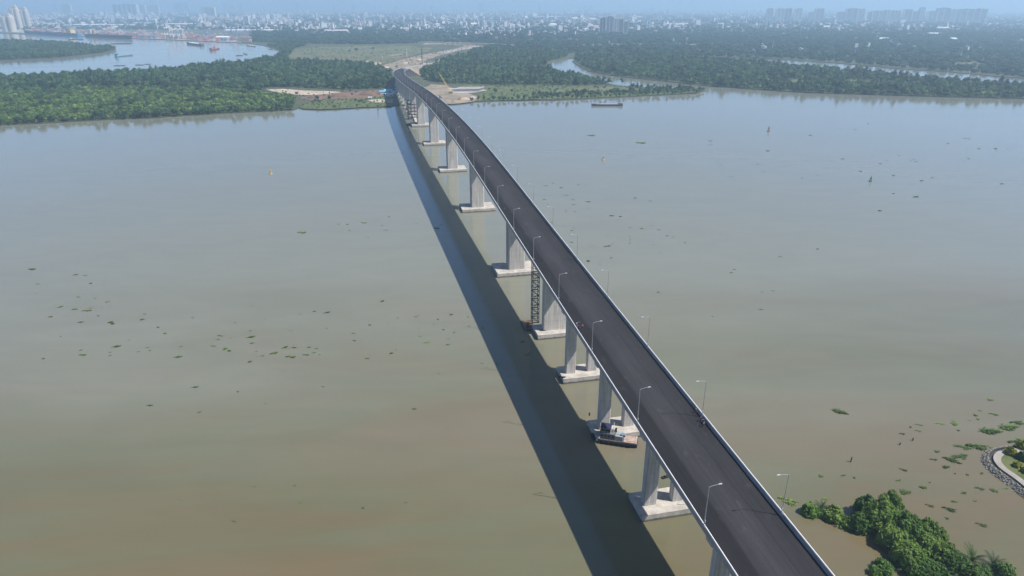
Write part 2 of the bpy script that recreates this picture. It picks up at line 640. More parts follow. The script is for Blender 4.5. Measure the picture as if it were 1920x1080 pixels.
town_poly = [at(-300, 50, LZ), at(20, 63, LZ), at(250, 72, LZ), at(455, 78, LZ), at(600, 74, LZ), at(900, 80, LZ), at(1100, 78, LZ), at(1400, 70, LZ), at(2400, 66, LZ)]
town = [(-FAR * 0.95, town_poly[0].y)] + [(p.x, p.y) for p in town_poly] + [(FAR * 0.95, town_poly[-1].y), (FAR * 0.95, FAR * 0.98), (-FAR * 0.95, FAR * 0.98)]
sheet('town_ground', town, LZ + 0.05, M_town)
patch('dry_field', [(548, 93), (600, 88), (690, 86), (770, 86), (812, 90), (800, 97), (756, 108), (734, 116), (712, 122), (650, 120), (590, 116), (532, 114), (540, 104)], 0.1, M_drygrass, 5)
patch('earth_strip', [(660, 117), (690, 114), (715, 118), (712, 122), (680, 122)], 0.16, M_sand)
patch('earth_strip', [(724, 104), (752, 101), (756, 103), (735, 105)], 0.16, M_earth)
patch('road_corridor', [(700, 130), (722, 121), (760, 110), (800, 101), (850, 92), (872, 86), (830, 83), (790, 84), (800, 80), (880, 83), (920, 88), (870, 93),
                        (830, 103), (800, 112), (792, 120), (775, 126), (745, 131)], 0.2, M_earth, 3)
patch('sand_bank', [(498, 168), (530, 167), (580, 170), (640, 172), (640, 178), (560, 178), (520, 173)], 0.1, M_sand)
patch('red_earth_bank', [(556, 184), (600, 177), (640, 174), (715, 168), (728, 172), (722, 180), (690, 184), (640, 186), (590, 188)], 0.14, M_redearth)
patch('grass_bank', [(565, 203), (600, 205), (660, 202), (736, 198.5), (733, 180), (700, 182), (650, 186), (590, 189), (570, 195)], 0.08, M_grass)
patch('sand_bank', [(690, 188), (712, 186), (735, 187), (735, 193), (700, 192)], 0.16, M_sand)
patch('site_ground', [(800, 197), (850, 195), (880, 191.5), (899, 187), (898, 181), (880, 176), (850, 166), (835, 160), (810, 158), (780, 170)], 0.16, M_earth, 1.5)
patch('casting_yard', [(838, 165), (905, 165), (912, 170), (880, 175), (846, 175)], 0.2, M_quay)
patch('grass_flat', [(884, 190), (960, 187.5), (1040, 186.5), (1180, 180), (1290, 174), (1290, 170), (1216, 165.5), (1162, 162), (1040, 161), (940, 161), (880, 159), (850, 164), (912, 170)], 0.08, M_grass)
patch('brown_flat', [(1030, 171), (1100, 164), (1170, 164), (1214, 167), (1160, 170), (1060, 175)], 0.12, M_drygrass)
patch('grass_clearing', [(1530, 152), (1600, 149), (1700, 156), (1780, 161), (1700, 163), (1600, 160)], 0.08, M_drygrass)
patch('grass_clearing', [(1440, 152), (1500, 149), (1530, 156), (1500, 160), (1450, 159)], 0.08, M_drygrass)
patch('grass_clearing', [(1775, 117), (1830, 116), (1840, 120), (1790, 121)], 0.08, M_drygrass)
patch('port_quay', [(48, 61.6), (150, 67.3), (250, 71.7), (380, 76.7), (452, 80), (470, 73), (400, 66), (250, 60), (100, 54), (0, 54), (-60, 56), (0, 60)], 0.6, M_quay)


def strip(name, pts, w, z, m):
    P = [Vector(p) for p in pts]
    l, r = [], []
    for i, p in enumerate(P):
        t = (P[min(i + 1, len(P) - 1)] - P[max(i - 1, 0)]).normalized()
        n = Vector((t.y, -t.x, 0))
        l.append(p - n * w / 2)
        r.append(p + n * w / 2)
    mb = MB()
    n = len(P)
    mb.add([(p.x, p.y, z) for p in l] + [(p.x, p.y, z) for p in r], [(i, n + i, n + i + 1, i + 1) for i in range(n - 1)])
    return tag(mb.build(name, m), kind='structure')


strip('track', [at(830, 99, LZ), at(870, 91, LZ), at(900, 86.5, LZ)], 30, LZ + 0.3, M_road)
strip('highway', [at(1000, 89, LZ), at(1085, 86.5, LZ), at(1130, 84.5, LZ), at(1190, 83.5, LZ), at(1400, 84, LZ)], 22, LZ + 0.3, M_road)
strip('highway', [at(1098, 86, LZ), at(1098, 82, LZ), at(1088, 78.5, LZ), at(1060, 76, LZ)], 26, LZ + 0.36, M_earth)
strip('highway', [at(1245, 57, LZ), at(1280, 53.5, LZ), at(1330, 51.5, LZ)], 45, LZ + 0.3, M_road)
strip('island_track', [at(30, 91, LZ), at(80, 89.5, LZ), at(140, 88.5, LZ), at(175, 88.5, LZ)], 14, LZ + 0.2, M_sand)

# ------------------------------------------------------------------ bridge alignment
KX = [60.0, 200.0, 350.0, 520.0, 700.0, 900.0, 1150.0, 1300.0, 1450.0, 1660.0, 2060.0, 2250.0]
KV = [67.05, 35.91, 3.2, -33.84, -75.1, -122.72, -179.31, -207.0, -221.0, -212.0, -165.0, -120.0]


def spline(K, V):
    n = len(K)
    K, V = np.array(K), np.array(V)
    h = np.diff(K)
    A, B = np.zeros((n, n)), np.zeros(n)
    A[0, 0] = A[-1, -1] = 1
    for i in range(1, n - 1):
        A[i, i - 1], A[i, i], A[i, i + 1] = h[i - 1], 2 * (h[i - 1] + h[i]), h[i]
        B[i] = 6 * ((V[i + 1] - V[i]) / h[i] - (V[i] - V[i - 1]) / h[i - 1])
    M2 = np.linalg.solve(A, B)

    def ev(y):
        if y < K[0]:
            return V[0] + (y - K[0]) * ((V[1] - V[0]) / h[0] - h[0] * M2[1] / 6)
        i = int(min(max(np.searchsorted(K, y) - 1, 0), n - 2))
        a = (K[i + 1] - y) / h[i]
        b = 1 - a
        return a * V[i] + b * V[i + 1] + ((a ** 3 - a) * M2[i] + (b ** 3 - b) * M2[i + 1]) * h[i] ** 2 / 6
    return ev


_bx = spline(KX, KV)
DECK_W = 19.9
PAR_H = 1.0
BR_Y0, BR_Y1 = -140.0, 1480.0


def bridge_top(y):
    u = abs(y - 657.4)
    return 45.38 - 0.0405 * u * u / (2 * 250.7) if u < 250.7 else 45.38 - 0.0405 * 250.7 / 2 - 0.0405 * (u - 250.7)


def frame(y):
    """deck centre (road level), unit across (to the right) and unit along"""
    x = _bx(y)
    dx = _bx(y + 0.5) - _bx(y - 0.5)
    L = math.hypot(1, dx)
    return Vector((x, y, bridge_top(y) - PAR_H)), Vector((1 / L, -dx / L, 0)), Vector((dx / L, 1 / L, 0))


def sweep(ys, prof_fn, closed=True):
    """prof_fn(y) -> [(across, z)] ; returns MB with the swept skin and end caps"""
    mb = MB()
    n = None
    for y in ys:
        c, a, _ = frame(y)
        pr = prof_fn(y)
        n = len(pr)
        mb.v += [tuple(c + a * s + Vector((0, 0, z))) for s, z in pr]
    for i in range(len(ys) - 1):
        for k in range(n if closed else n - 1):
            p, q = i * n + k, i * n + (k + 1) % n
            mb.f.append((p, p + n, q + n, q))
            mb.mi.append(0)
    if closed:
        mb.f.append(tuple(range(n)))
        mb.f.append(tuple(range((len(ys) - 1) * n + n - 1, (len(ys) - 1) * n - 1, -1)))
        mb.mi += [0, 0]
    return mb


# pier stations: short spans, then the haunched river spans, then short spans again
main_st = [277.7, 355.9, 481.5, 607.5, 733.0, 853.0, 930.0]
st = []
y = 277.7 - 38.6
while y > BR_Y0:
    st.insert(0, y)
    y -= 38.6
st_near = list(st)
st += main_st
y = 930.0 + 39
while y < BR_Y1 - 10:
    st.append(y)
    y += 39
st_all = [BR_Y0] + st + [BR_Y1]
HAUNCH = [355.9, 481.5, 607.5, 733.0, 853.0]


def girder_depth(y):
    if y <= 277.7 or y >= 930:
        return 2.1
    d = min(abs(y - s) for s in HAUNCH)
    L = 55.0
    t = max(0.0, 1 - d / L)
    return 3.0 + 5.0 * t * t


def asphalt_material():
    m = bpy.data.materials.new('asphalt')
    m.use_nodes = True
    nt = m.node_tree
    b = nt.nodes['Principled BSDF']
    b.inputs['Roughness'].default_value = 0.88
    b.inputs['Specular IOR Level'].default_value = 0.15
    uv = nt.nodes.new('ShaderNodeUVMap')
    sep = nt.nodes.new('ShaderNodeSeparateXYZ')
    nt.links.new(uv.outputs[0], sep.inputs[0])

    def noise(scale, sx, sy, detail=5):
        mp = nt.nodes.new('ShaderNodeMapping')
        mp.inputs['Scale'].default_value = (sx, sy, 1)
        nt.links.new(uv.outputs[0], mp.inputs[0])
        n = nt.nodes.new('ShaderNodeTexNoise')
        n.inputs['Scale'].default_value = scale
        n.inputs['Detail'].default_value = detail
        nt.links.new(mp.outputs[0], n.inputs['Vector'])
        return n.outputs[0]
    # paving lanes laid in bands: tone by distance across
    cr = nt.nodes.new('ShaderNodeValToRGB')
    cr.color_ramp.interpolation = 'LINEAR'
    els = [(0.0, 0.0175), (0.25, 0.0165), (0.285, 0.029), (0.50, 0.037), (0.70, 0.030), (0.715, 0.020), (0.73, 0.029), (0.97, 0.024)]
    r = cr.color_ramp
    while len(r.elements) < len(els):
        r.elements.new(0.5)
    for e, (p, v) in zip(r.elements, els):
        e.position = p
        e.color = (v * 1.02, v * 0.98, v * 1.08, 1)
    wob = nt.nodes.new('ShaderNodeMath')
    wob.operation = 'MULTIPLY_ADD'
    wob.inputs[1].default_value = 1 / 19.0
    wob.inputs[2].default_value = 0.5
    nt.links.new(sep.outputs['X'], wob.inputs[0])
    wv = nt.nodes.new('ShaderNodeMath')
    wv.operation = 'MULTIPLY_ADD'
    wv.inputs[1].default_value = 0.05
    nt.links.new(noise(0.12, 0.2, 0.6, 6), wv.inputs[0])
    nt.links.new(wob.outputs[0], wv.inputs[2])
    sb_ = nt.nodes.new('ShaderNodeMath')
    sb_.operation = 'SUBTRACT'
    sb_.inputs[1].default_value = 0.025
    nt.links.new(wv.outputs[0], sb_.inputs[0])
    nt.links.new(sb_.outputs[0], cr.inputs[0])
    cur = cr.outputs[0]
    for sc, sx, sy, lo, hi in ((1.0, 1.2, 0.06, 0.88, 1.12), (0.10, 1, 0.4, 0.84, 1.2), (3.0, 1, 1, 0.85, 1.15)):
        mr = nt.nodes.new('ShaderNodeMapRange')
        mr.inputs[1].default_value, mr.inputs[2].default_value = 0.3, 0.7
        mr.inputs[3].default_value, mr.inputs[4].default_value = lo, hi
        nt.links.new(noise(sc, sx, sy), mr.inputs[0])
        s = nt.nodes.new('ShaderNodeVectorMath')
        s.operation = 'SCALE'
        nt.links.new(cur, s.inputs[0])
        nt.links.new(mr.outputs[0], s.inputs['Scale'])
        cur = s.outputs[0]
    # scattered pale dust scuffs
    mr = nt.nodes.new('ShaderNodeMapRange')
    mr.inputs[1].default_value, mr.inputs[2].default_value = 0.62, 0.80
    mr.inputs[3].default_value, mr.inputs[4].default_value = 0.0, 0.14
    nt.links.new(noise(0.35, 1.0, 0.45, 7), mr.inputs[0])
    mx = nt.nodes.new('ShaderNodeMix')
    mx.data_type = 'RGBA'
    nt.links.new(mr.outputs[0], mx.inputs[0])
    nt.links.new(cur, mx.inputs[6])
    mx.inputs[7].default_value = (0.22, 0.20, 0.19, 1)
    nt.links.new(mx.outputs[2], b.inputs['Base Color'])
    bp = nt.nodes.new('ShaderNodeBump')
    bp.inputs['Distance'].default_value = 0.01
    nt.links.new(noise(8, 1, 1), bp.inputs['Height'])
    nt.links.new(bp.outputs[0], b.inputs['Normal'])
    return m


bridge = thing('river_bridge', 'long concrete bridge with dark asphalt deck curving across the wide muddy river', 'bridge', frame(160)[0] * Vector((1, 1, 0)).length * 0)
bridge.location = (0, 0, 0)
YS = list(np.arange(BR_Y0, BR_Y1 + 1, 6.0))
# road surface with a lengthwise uv
mb = MB()
uvs = []
s_len = 0.0
prev = None
for y in YS:
    c, a, _ = frame(y)
    if prev is not None:
        s_len += (c - prev).length
    prev = c
    for s in (-9.42, 9.42):
        mb.v.append(tuple(c + a * s))
        uvs.append((s, s_len))
for i in range(len(YS) - 1):
    mb.f.append((2 * i, 2 * i + 1, 2 * i + 3, 2 * i + 2))
    mb.mi.append(0)
me = mb.mesh('road_surface', asphalt_material())
ul = me.uv_layers.new(name='UVMap')
for lp in me.loops:
    ul.data[lp.index].uv = uvs[lp.vertex_index]
link('road_surface', me, bridge)


def span_ys(a, b):
    n = max(2, int((b - a) / 6) + 1)
    return list(np.linspace(a, b, n))


for i in range(len(st_all) - 1):
    a, b = st_all[i] + 0.04, st_all[i + 1] - 0.04
    ys = span_ys(a, b)
    mainspan = st_all[i] >= 277 and st_all[i + 1] <= 931

    def prof(y, m_=mainspan):
        d = girder_depth(min(max(y, 278), 929)) if m_ else 2.1
        if m_:
            return [(-9.85, -0.06), (-9.85, -0.36), (-6.0, -0.85), (-4.6, -d), (4.6, -d), (6.0, -0.85), (9.85, -0.36), (9.85, -0.06)][::-1]
        return [(-9.85, -0.06), (-9.85, -0.40), (-8.9, -0.5), (-8.6, -d), (8.6, -d), (8.9, -0.5), (9.85, -0.40), (9.85, -0.06)][::-1]
    sweep(ys, prof).build('girder', M_girder, bridge)
    for sd_ in (-1, 1):
        k = sd_
        pr = [(9.95 * k, -0.55), (9.95 * k, PAR_H), (9.62 * k, PAR_H), (9.55 * k, 0.75), (9.44 * k, 0.25), (9.43 * k, 0.01), (9.80 * k, 0.01), (9.80 * k, -0.55)]
        if k > 0:
            pr = pr[::-1]
        # parapets stop at a joint between spans
        par = sweep(span_ys(a + 0.03, b - 0.03), lambda y, p_=pr[::-1]: p_).build('parapet', M_parapet, bridge)
        rl = [(9.86 * k, PAR_H + 0.18), (9.72 * k, PAR_H + 0.18), (9.72 * k, PAR_H + 0.30), (9.86 * k, PAR_H + 0.30)]
        if k > 0:
            rl = rl[::-1]
        rail = sweep(span_ys(a + 0.05, b - 0.05), lambda y, p_=rl: p_)
        for yy in np.arange(a + 1.5, b - 1, 3.0):
            c, ac, al = frame(yy)
            p = c + ac * (9.79 * k) + Vector((0, 0, PAR_H + 0.12))
            rail.box(p, (0.08, 0.14, 0.26), math.atan2(ac.y, ac.x))
        rail.build('rail', M_rail, par)


def local_box(mb, c, a, al, s, l, w, d, z0, z1, top=1.0, bevel=0.0):
    """upright box: offset s across and l along from c, width w across, d along; chamfered corners"""
    o = c + a * s + al * l
    hw, hd, bv = w / 2, d / 2, bevel
    q = [(-hw + bv, -hd), (hw - bv, -hd), (hw, -hd + bv), (hw, hd - bv), (hw - bv, hd), (-hw + bv, hd), (-hw, hd - bv), (-hw, -hd + bv)] if bv else \
        [(-hw, -hd), (hw, -hd), (hw, hd), (-hw, hd)]
    mb.prism([(o.x + a.x * u + al.x * v, o.y + a.y * u + al.y * v) for u, v in q], z0, z1, top)


def pier(y):
    c, a, al = frame(y)
    zt = c.z
    land = y > 1010
    if y in HAUNCH:
        zb = zt - 8.0 + 0.02
        cap = MB()
        local_box(cap, c, a, al, 0, 0, 24.0, 17.0, -1.2, 2.3)
        cp = cap.build('pile_cap', M_cap, bridge)
        for l in (-2.9, 2.9):
            w = MB()
            local_box(w, c, a, al, 0, l, 9.2, 2.0, 2.0, zb + 0.4, 1.0, 0.45)
            w.build('pier_wall', M_conc, bridge)
        for s in (-3.1, 3.1):          # strips where the formwork panels met
            w = MB()
            local_box(w, c, a, al, s, -3.9 - 0.02, 0.10, 0.06, 2.3, zb)
            w.build('form_joint', M_girder, bridge)
        pl = MB()
        local_box(pl, c, a, al, 0.6, -6.6, 1.6, 0.5, 2.3, 2.7)
        pl.build('bearing_block', M_conc, bridge)
    elif abs(y - 277.7) < 1 or abs(y - 930) < 1:
        cap = MB()
        local_box(cap, c, a, al, 0, 0, 17.5, 11.0, -1.2, 2.3)
        cap.build('pile_cap', M_cap, bridge)
        w = MB()
        local_box(w, c, a, al, 0.2, 0, 11.0, 3.2, 2.0, zt - 3.0 - 1.4, 1.0, 0.25)
        w.build('pier_wall', M_conc, bridge)
        w = MB()
        local_box(w, c, a, al, 0, 0, 15.5, 3.6, zt - 4.4, zt - 3.05)
        w.build('crosshead', M_conc, bridge)
    else:
        z0 = 2.3 if not land else LZ + 1.2
        cap = MB()
        local_box(cap, c, a, al, 0, 0, 17.0, 10.2, -1.2, z0)
        cap.build('pile_cap', M_cap, bridge)
        for s in (-4.4, 4.4):
            w = MB()
            local_box(w, c, a, al, s, 0, 3.9, 2.6, z0 - 0.2, zt - 3.9, 1.0, 0.22)
            col = w.build('column', M_conc, bridge)
            for q in (-1, 1):
                w = MB()
                local_box(w, c, a, al, s + 0.15, q * 1.31, 0.16, 0.06, z0, zt - 3.9)
                w.build('form_joint', M_girder, col)
        w = MB()
        local_box(w, c, a, al, 0, 0, 16.6, 2.9, zt - 4.1, zt - 2.14)
        w.build('crosshead', M_conc, bridge)


for y in st:
    pier(y)
for y in (277.7, 930.0):
    c, a, al = frame(y)
    mb = MB()
    mb.box(c + Vector((0, 0, 0.012)), (18.7, 0.35, 0.02), math.atan2(a.y, a.x))
    mb.build('expansion_joint', M_black, bridge)

# approach bank beyond the bridge end
mb = MB()
ys = list(np.arange(BR_Y1 - 6, 2100, 15.0))
for y in ys:
    c, a, al = frame(y)
    z = max(c.z, LZ + 0.4)
    wd = 9.0 + (z - LZ) * 1.6
    mb.v += [tuple(c * 1 + a * -wd)[:2] + (LZ - 0.2,), tuple(c + a * -9.0)[:2] + (z,), tuple(c + a * 9.0)[:2] + (z,), tuple(c + a * wd)[:2] + (LZ - 0.2,)]
for i in range(len(ys) - 1):
    for k in range(3):
        mb.f.append((i * 4 + k, i * 4 + k + 1, i * 4 + 5 + k, i * 4 + 4 + k))
        mb.mi.append(0)
mb.f.append((0, 1, 2, 3)); mb.mi.append(0)
tag(mb.build('approach_bank', M_earth), kind='structure')
mb = MB()
for y in ys:
    c, a, al = frame(y)
    z = max(c.z, LZ + 0.4) + 0.05
    mb.v += [tuple(c + a * -6.0)[:2] + (z,), tuple(c + a * 6.0)[:2] + (z,)]
for i in range(len(ys) - 1):
    mb.f.append((2 * i, 2 * i + 1, 2 * i + 3, 2 * i + 2)); mb.mi.append(0)
tag(mb.build('approach_road', M_road), kind='structure')

# ------------------------------------------------------------------ street lamps on the parapets
lp = thing('street_lamp', 'x', 'street lamp', group='street lamps along the bridge')
MB().box((0, 0, 0.06), (0.5, 0.5, 0.12)).tube([(0, 0, 0.1), (0, 0, 5), (0, 0, 10.6)], [0.12, 0.09, 0.07], 8).build('pole', M_lamp, lp)
MB().tube([(0, 0, 10.45), (0.8, 0, 10.72), (2.3, 0, 10.9)], 0.05, 6).build('arm', M_lamp, lp)
MB().box((2.65, 0, 10.93), (0.9, 0.28, 0.12), top=0.8).build('lamp_head', M_galv, lp)
MB().box((0.12, 0, 1.1), (0.16, 0.3, 0.6)).build('fuse_box', M_galv, lp)
first = True
lamp_ys = [123.8 + 38.6 * i for i in range(31)]
for sd_, side in ((-1, 'left'), (1, 'right')):
    for i, y in enumerate(lamp_ys):
        c, a, al = frame(y)
        p = c + a * (9.78 * sd_) + Vector((0, 0, PAR_H + 0.002))
        rz = math.atan2(a.y, a.x) + (0 if sd_ < 0 else math.pi)
        lab = ('grey street lamp on the %s parapet of the bridge, ' % side) + (ORD[i] + ' from the camera' if i else 'nearest the camera')
        if first:
            lp.location, lp.rotation_euler = p, (0, 0, rz)
            lp['label'] = lab
            first = False
        else:
            copy_tree(lp, p, rz, lab)

# ------------------------------------------------------------------ plants
def leaf_cloud(mb, blobs, n, size, flat=0.5, mi=0, seed=1, shell=0.72, top=1.06):
    """n leaf clumps (bent quads) spread over the outer shell of ellipsoid blobs [(centre, radii)]"""
    g = np.random.default_rng(seed)
    wts = np.array([b[1][0] * b[1][1] + b[1][0] * b[1][2] for b in blobs], float)
    cnt = np.maximum(1, (n * wts / wts.sum()).astype(int))
    for (c, r), k in zip(blobs, cnt):
        d = g.normal(size=(k, 3))
        d /= np.linalg.norm(d, axis=1)[:, None]
        d[:, 2] = np.where(d[:, 2] < -0.45, -d[:, 2], d[:, 2])
        rad = shell + (top - shell) * g.random(k) ** 0.6
        P = np.array(c) + d * np.array(r) * rad[:, None]
        nr = d + g.normal(size=(k, 3)) * 0.45 + np.array((0, 0, flat))
        nr /= np.linalg.norm(nr, axis=1)[:, None]
        t = np.cross(nr, g.normal(size=(k, 3)))
        t /= np.linalg.norm(t, axis=1)[:, None]
        u = np.cross(nr, t)
        s = size * (0.6 + 0.8 * g.random((k, 1)))
        a, b_ = t * s, u * s * 0.6
        V = np.stack([P - a, P - b_ * 0.9 + nr * s * 0.12, P + a, P + b_ * 0.9 + nr * s * 0.12], 1).reshape(-1, 3)
        o = len(mb.v)
        mb.v += [tuple(v) for v in V]
        mb.f += [(o + 4 * i, o + 4 * i + 1, o + 4 * i + 2, o + 4 * i + 3) for i in range(k)]
        mb.mi += [mi] * k
    return mb


def core(mb, blobs, k=0.66, n=7, mi=0):
    """dim inner masses so the crown is not see-through everywhere"""
    for c, r in blobs:
        mb_prof = [(0.05, -0.7), (0.75, -0.55), (1.0, 0.0), (0.8, 0.55), (0.3, 0.92), (0.04, 1.0)]
        o = len(mb.v)
        mb.lathe((0, 0, 0), mb_prof, n, mi)
        for i in range(o, len(mb.v)):
            v = mb.v[i]
            mb.v[i] = (c[0] + v[0] * r[0] * k, c[1] + v[1] * r[1] * k, c[2] + v[2] * r[2] * k)


def crown_blobs(w, h, z0, n, seed):
    g = random.Random(seed)
    out = [((0, 0, z0 + h * 0.45), (w * 0.34, w * 0.34, h * 0.42))]
    for i in range(n):
        a = 2 * math.pi * i / n + g.uniform(-.5, .5)
        d = w * g.uniform(0.20, 0.34)
        r = w * g.uniform(0.15, 0.24)
        out.append(((math.cos(a) * d, math.sin(a) * d, z0 + h * g.uniform(0.25, 0.72)), (r, r, r * g.uniform(0.75, 1.0))))
    return out


def trunk_mesh(name, h, r, seed, n=4):
    g = random.Random(seed)
    mb = MB()
    mb.tube([(0, 0, -0.6), (g.uniform(-.15, .15), g.uniform(-.15, .15), h * 0.5), (g.uniform(-.3, .3), g.uniform(-.3, .3), h)], [r * 1.2, r, r * 0.5], 6)
    for i in range(n):
        a = 2 * math.pi * i / n + g.uniform(-.4, .4)
        z = h * g.uniform(0.35, 0.6)
        mb.tube([(0, 0, z), (math.cos(a) * h * 0.15, math.sin(a) * h * 0.15, z + h * 0.18), (math.cos(a) * h * 0.28, math.sin(a) * h * 0.28, z + h * 0.42)], [r * 0.5, r * 0.35, r * 0.12], 5)
    return mb.mesh(name, M_bark)


def tree_meshes(kind, w, h, z0, nb, nl, size, leaf, seed):
    bl = crown_blobs(w, h, z0, nb, seed)
    mb = MB()
    core(mb, bl, 0.62, 6)
    leaf_cloud(mb, bl, nl, size, seed=seed)
    return mb.mesh(kind + '_crown', leaf), trunk_mesh(kind + '_trunk', z0 + h * 0.55, 0.035 * w, seed)


# bank trees about a kilometre off: crowns 7 to 10 m
BANK = [tree_meshes('mangrove', 8.5, 8.5, 0.6, 6, 150, 0.85, F_dark, 11), tree_meshes('mangrove', 7.5, 10.0, 1.0, 5, 150, 0.85, F_dark, 12),
        tree_meshes('mangrove', 9.5, 7.0, 0.3, 7, 150, 0.9, F_dark, 13)]
LOW = [tree_meshes('bright_mangrove', 7.5, 5.0, 0.2, 6, 120, 0.8, F_bright, 21), tree_meshes('bright_mangrove', 6.0, 6.0, 0.2, 5, 110, 0.8, F_bright, 22)]
FARM = [tree_meshes('clump', 16.0, 8.5, 0.4, 8, 110, 1.9, F_far, 31), tree_meshes('clump', 24.0, 10.0, 0.4, 10, 120, 2.4, F_far, 32)]


def tree(name, meshes, p, rz, sc, label, cat, group=None):
    t = thing(name, label, cat, p, rz, group)
    t.scale = (sc, sc, sc)
    link('trunk', meshes[1], t)
    return t, link('crown', meshes[0], t)


def along(poly, step, jit=0.0):
    """points every step metres along an open line of world points"""
    out, carry = [], 0.0
    for a, b in zip(poly[:-1], poly[1:]):
        a, b = Vector(a), Vector(b)
        L = (b - a).length
        d = carry
        while d < L:
            p = a.lerp(b, d / L)
            out.append(Vector((p.x + random.uniform(-jit, jit), p.y + random.uniform(-jit, jit), LZ - 0.2)))
            d += step * random.uniform(0.75, 1.25)
        carry = d - L
    return out


protos = {}
rows = [
    ('mangrove_tree', BANK, [(-30, 238), (0, 235.4), (150, 227.4), (300, 220.4), (430, 212.4), (520, 208.4), (547, 206.4)], 6.5, 'dark green mangrove tree at the left bank waterline', 'trees in the front row of the left bank', 0.95),
    ('bank_tree', BANK, [(885, 190.8), (930, 189.6), (1000, 188), (1100, 185.6), (1180, 181.6), (1260, 177.6), (1305, 175.6), (1318, 171.4)], 8.0, 'bushy dark tree along the right spit waterline', 'trees along the right spit', 0.85),
    ('bank_tree', BANK, [(1345, 163), (1400, 166.6), (1500, 173.6), (1620, 177.6), (1760, 181.6), (1920, 185.6), (1990, 187.2)], 9.0, 'dark tree at the waterline of the far right bank', 'trees along the far right bank', 0.95),
]
for nm, kinds, line, step, lab, grp, s0 in rows:
    for i_, p in enumerate(along(px(line), step, 1.5)):
        k = random.randrange(len(kinds))
        t, cr_ = tree(nm, kinds[k], p, random.uniform(0, 6.28), s0 * random.uniform(0.6, 1.35), lab + (', leftmost' if i_ == 0 else ', %s from the left' % ORD[i_]), 'tree', grp)
        protos.setdefault((kinds[k][0].name), cr_)
# lone trees and shrubs standing in the clearings
for x, y, s, lab in ((557, 178, 0.8, 'lone round tree standing on the red earth bank beside the sand'), (595, 188, 1.0, 'round bush on the grass bank, left of its pair'),
                     (618, 189, 0.9, 'round bush on the grass bank, right of its pair'), (540, 200, 1.3, 'broad tree at the right end of the left bank wood'),
                     (626, 201, 0.5, 'small shrub by the waterline of the grass bank'), (929, 175, 1.1, 'lone dark tree on the grassy flat beside the casting yard'),
                     (960, 173, 0.6, 'small shrub on the grassy flat right of the casting yard'), (1166, 158, 1.2, 'tall tree at the creek edge of the right spit'),
                     (668, 97, 1.5, 'lone tree in the middle of the dry field'), (700, 93, 1.3, 'lone tree near the right side of the dry field'), (655, 98, 1.0, 'small tree left in the dry field')):
    tree('lone_tree', BANK[random.randrange(3)], at(x, y, LZ), random.uniform(0, 6.28), s, lab, 'tree')
for k, x, y, lab in ((0, 300, 172, 'bright green mangrove shrub inside the left bank wood'), (1, 330, 186, 'taller bright green mangrove shrub inside the left bank wood')):
    t, cr_ = tree('mangrove_shrub', LOW[k], at(x, y, LZ), 0, 1.0, lab, 'shrub')
    protos[LOW[k][0].name] = cr_
for k, x, y, lab in ((0, 870, 72, 'round clump of trees at the edge of the far town'), (1, 1240, 78, 'wide clump of trees beyond the right forest')):
    t, cr_ = tree('tree_clump', FARM[k], at(x, y, LZ), 0, 1.0, lab, 'trees')
    protos[FARM[k][0].name] = cr_


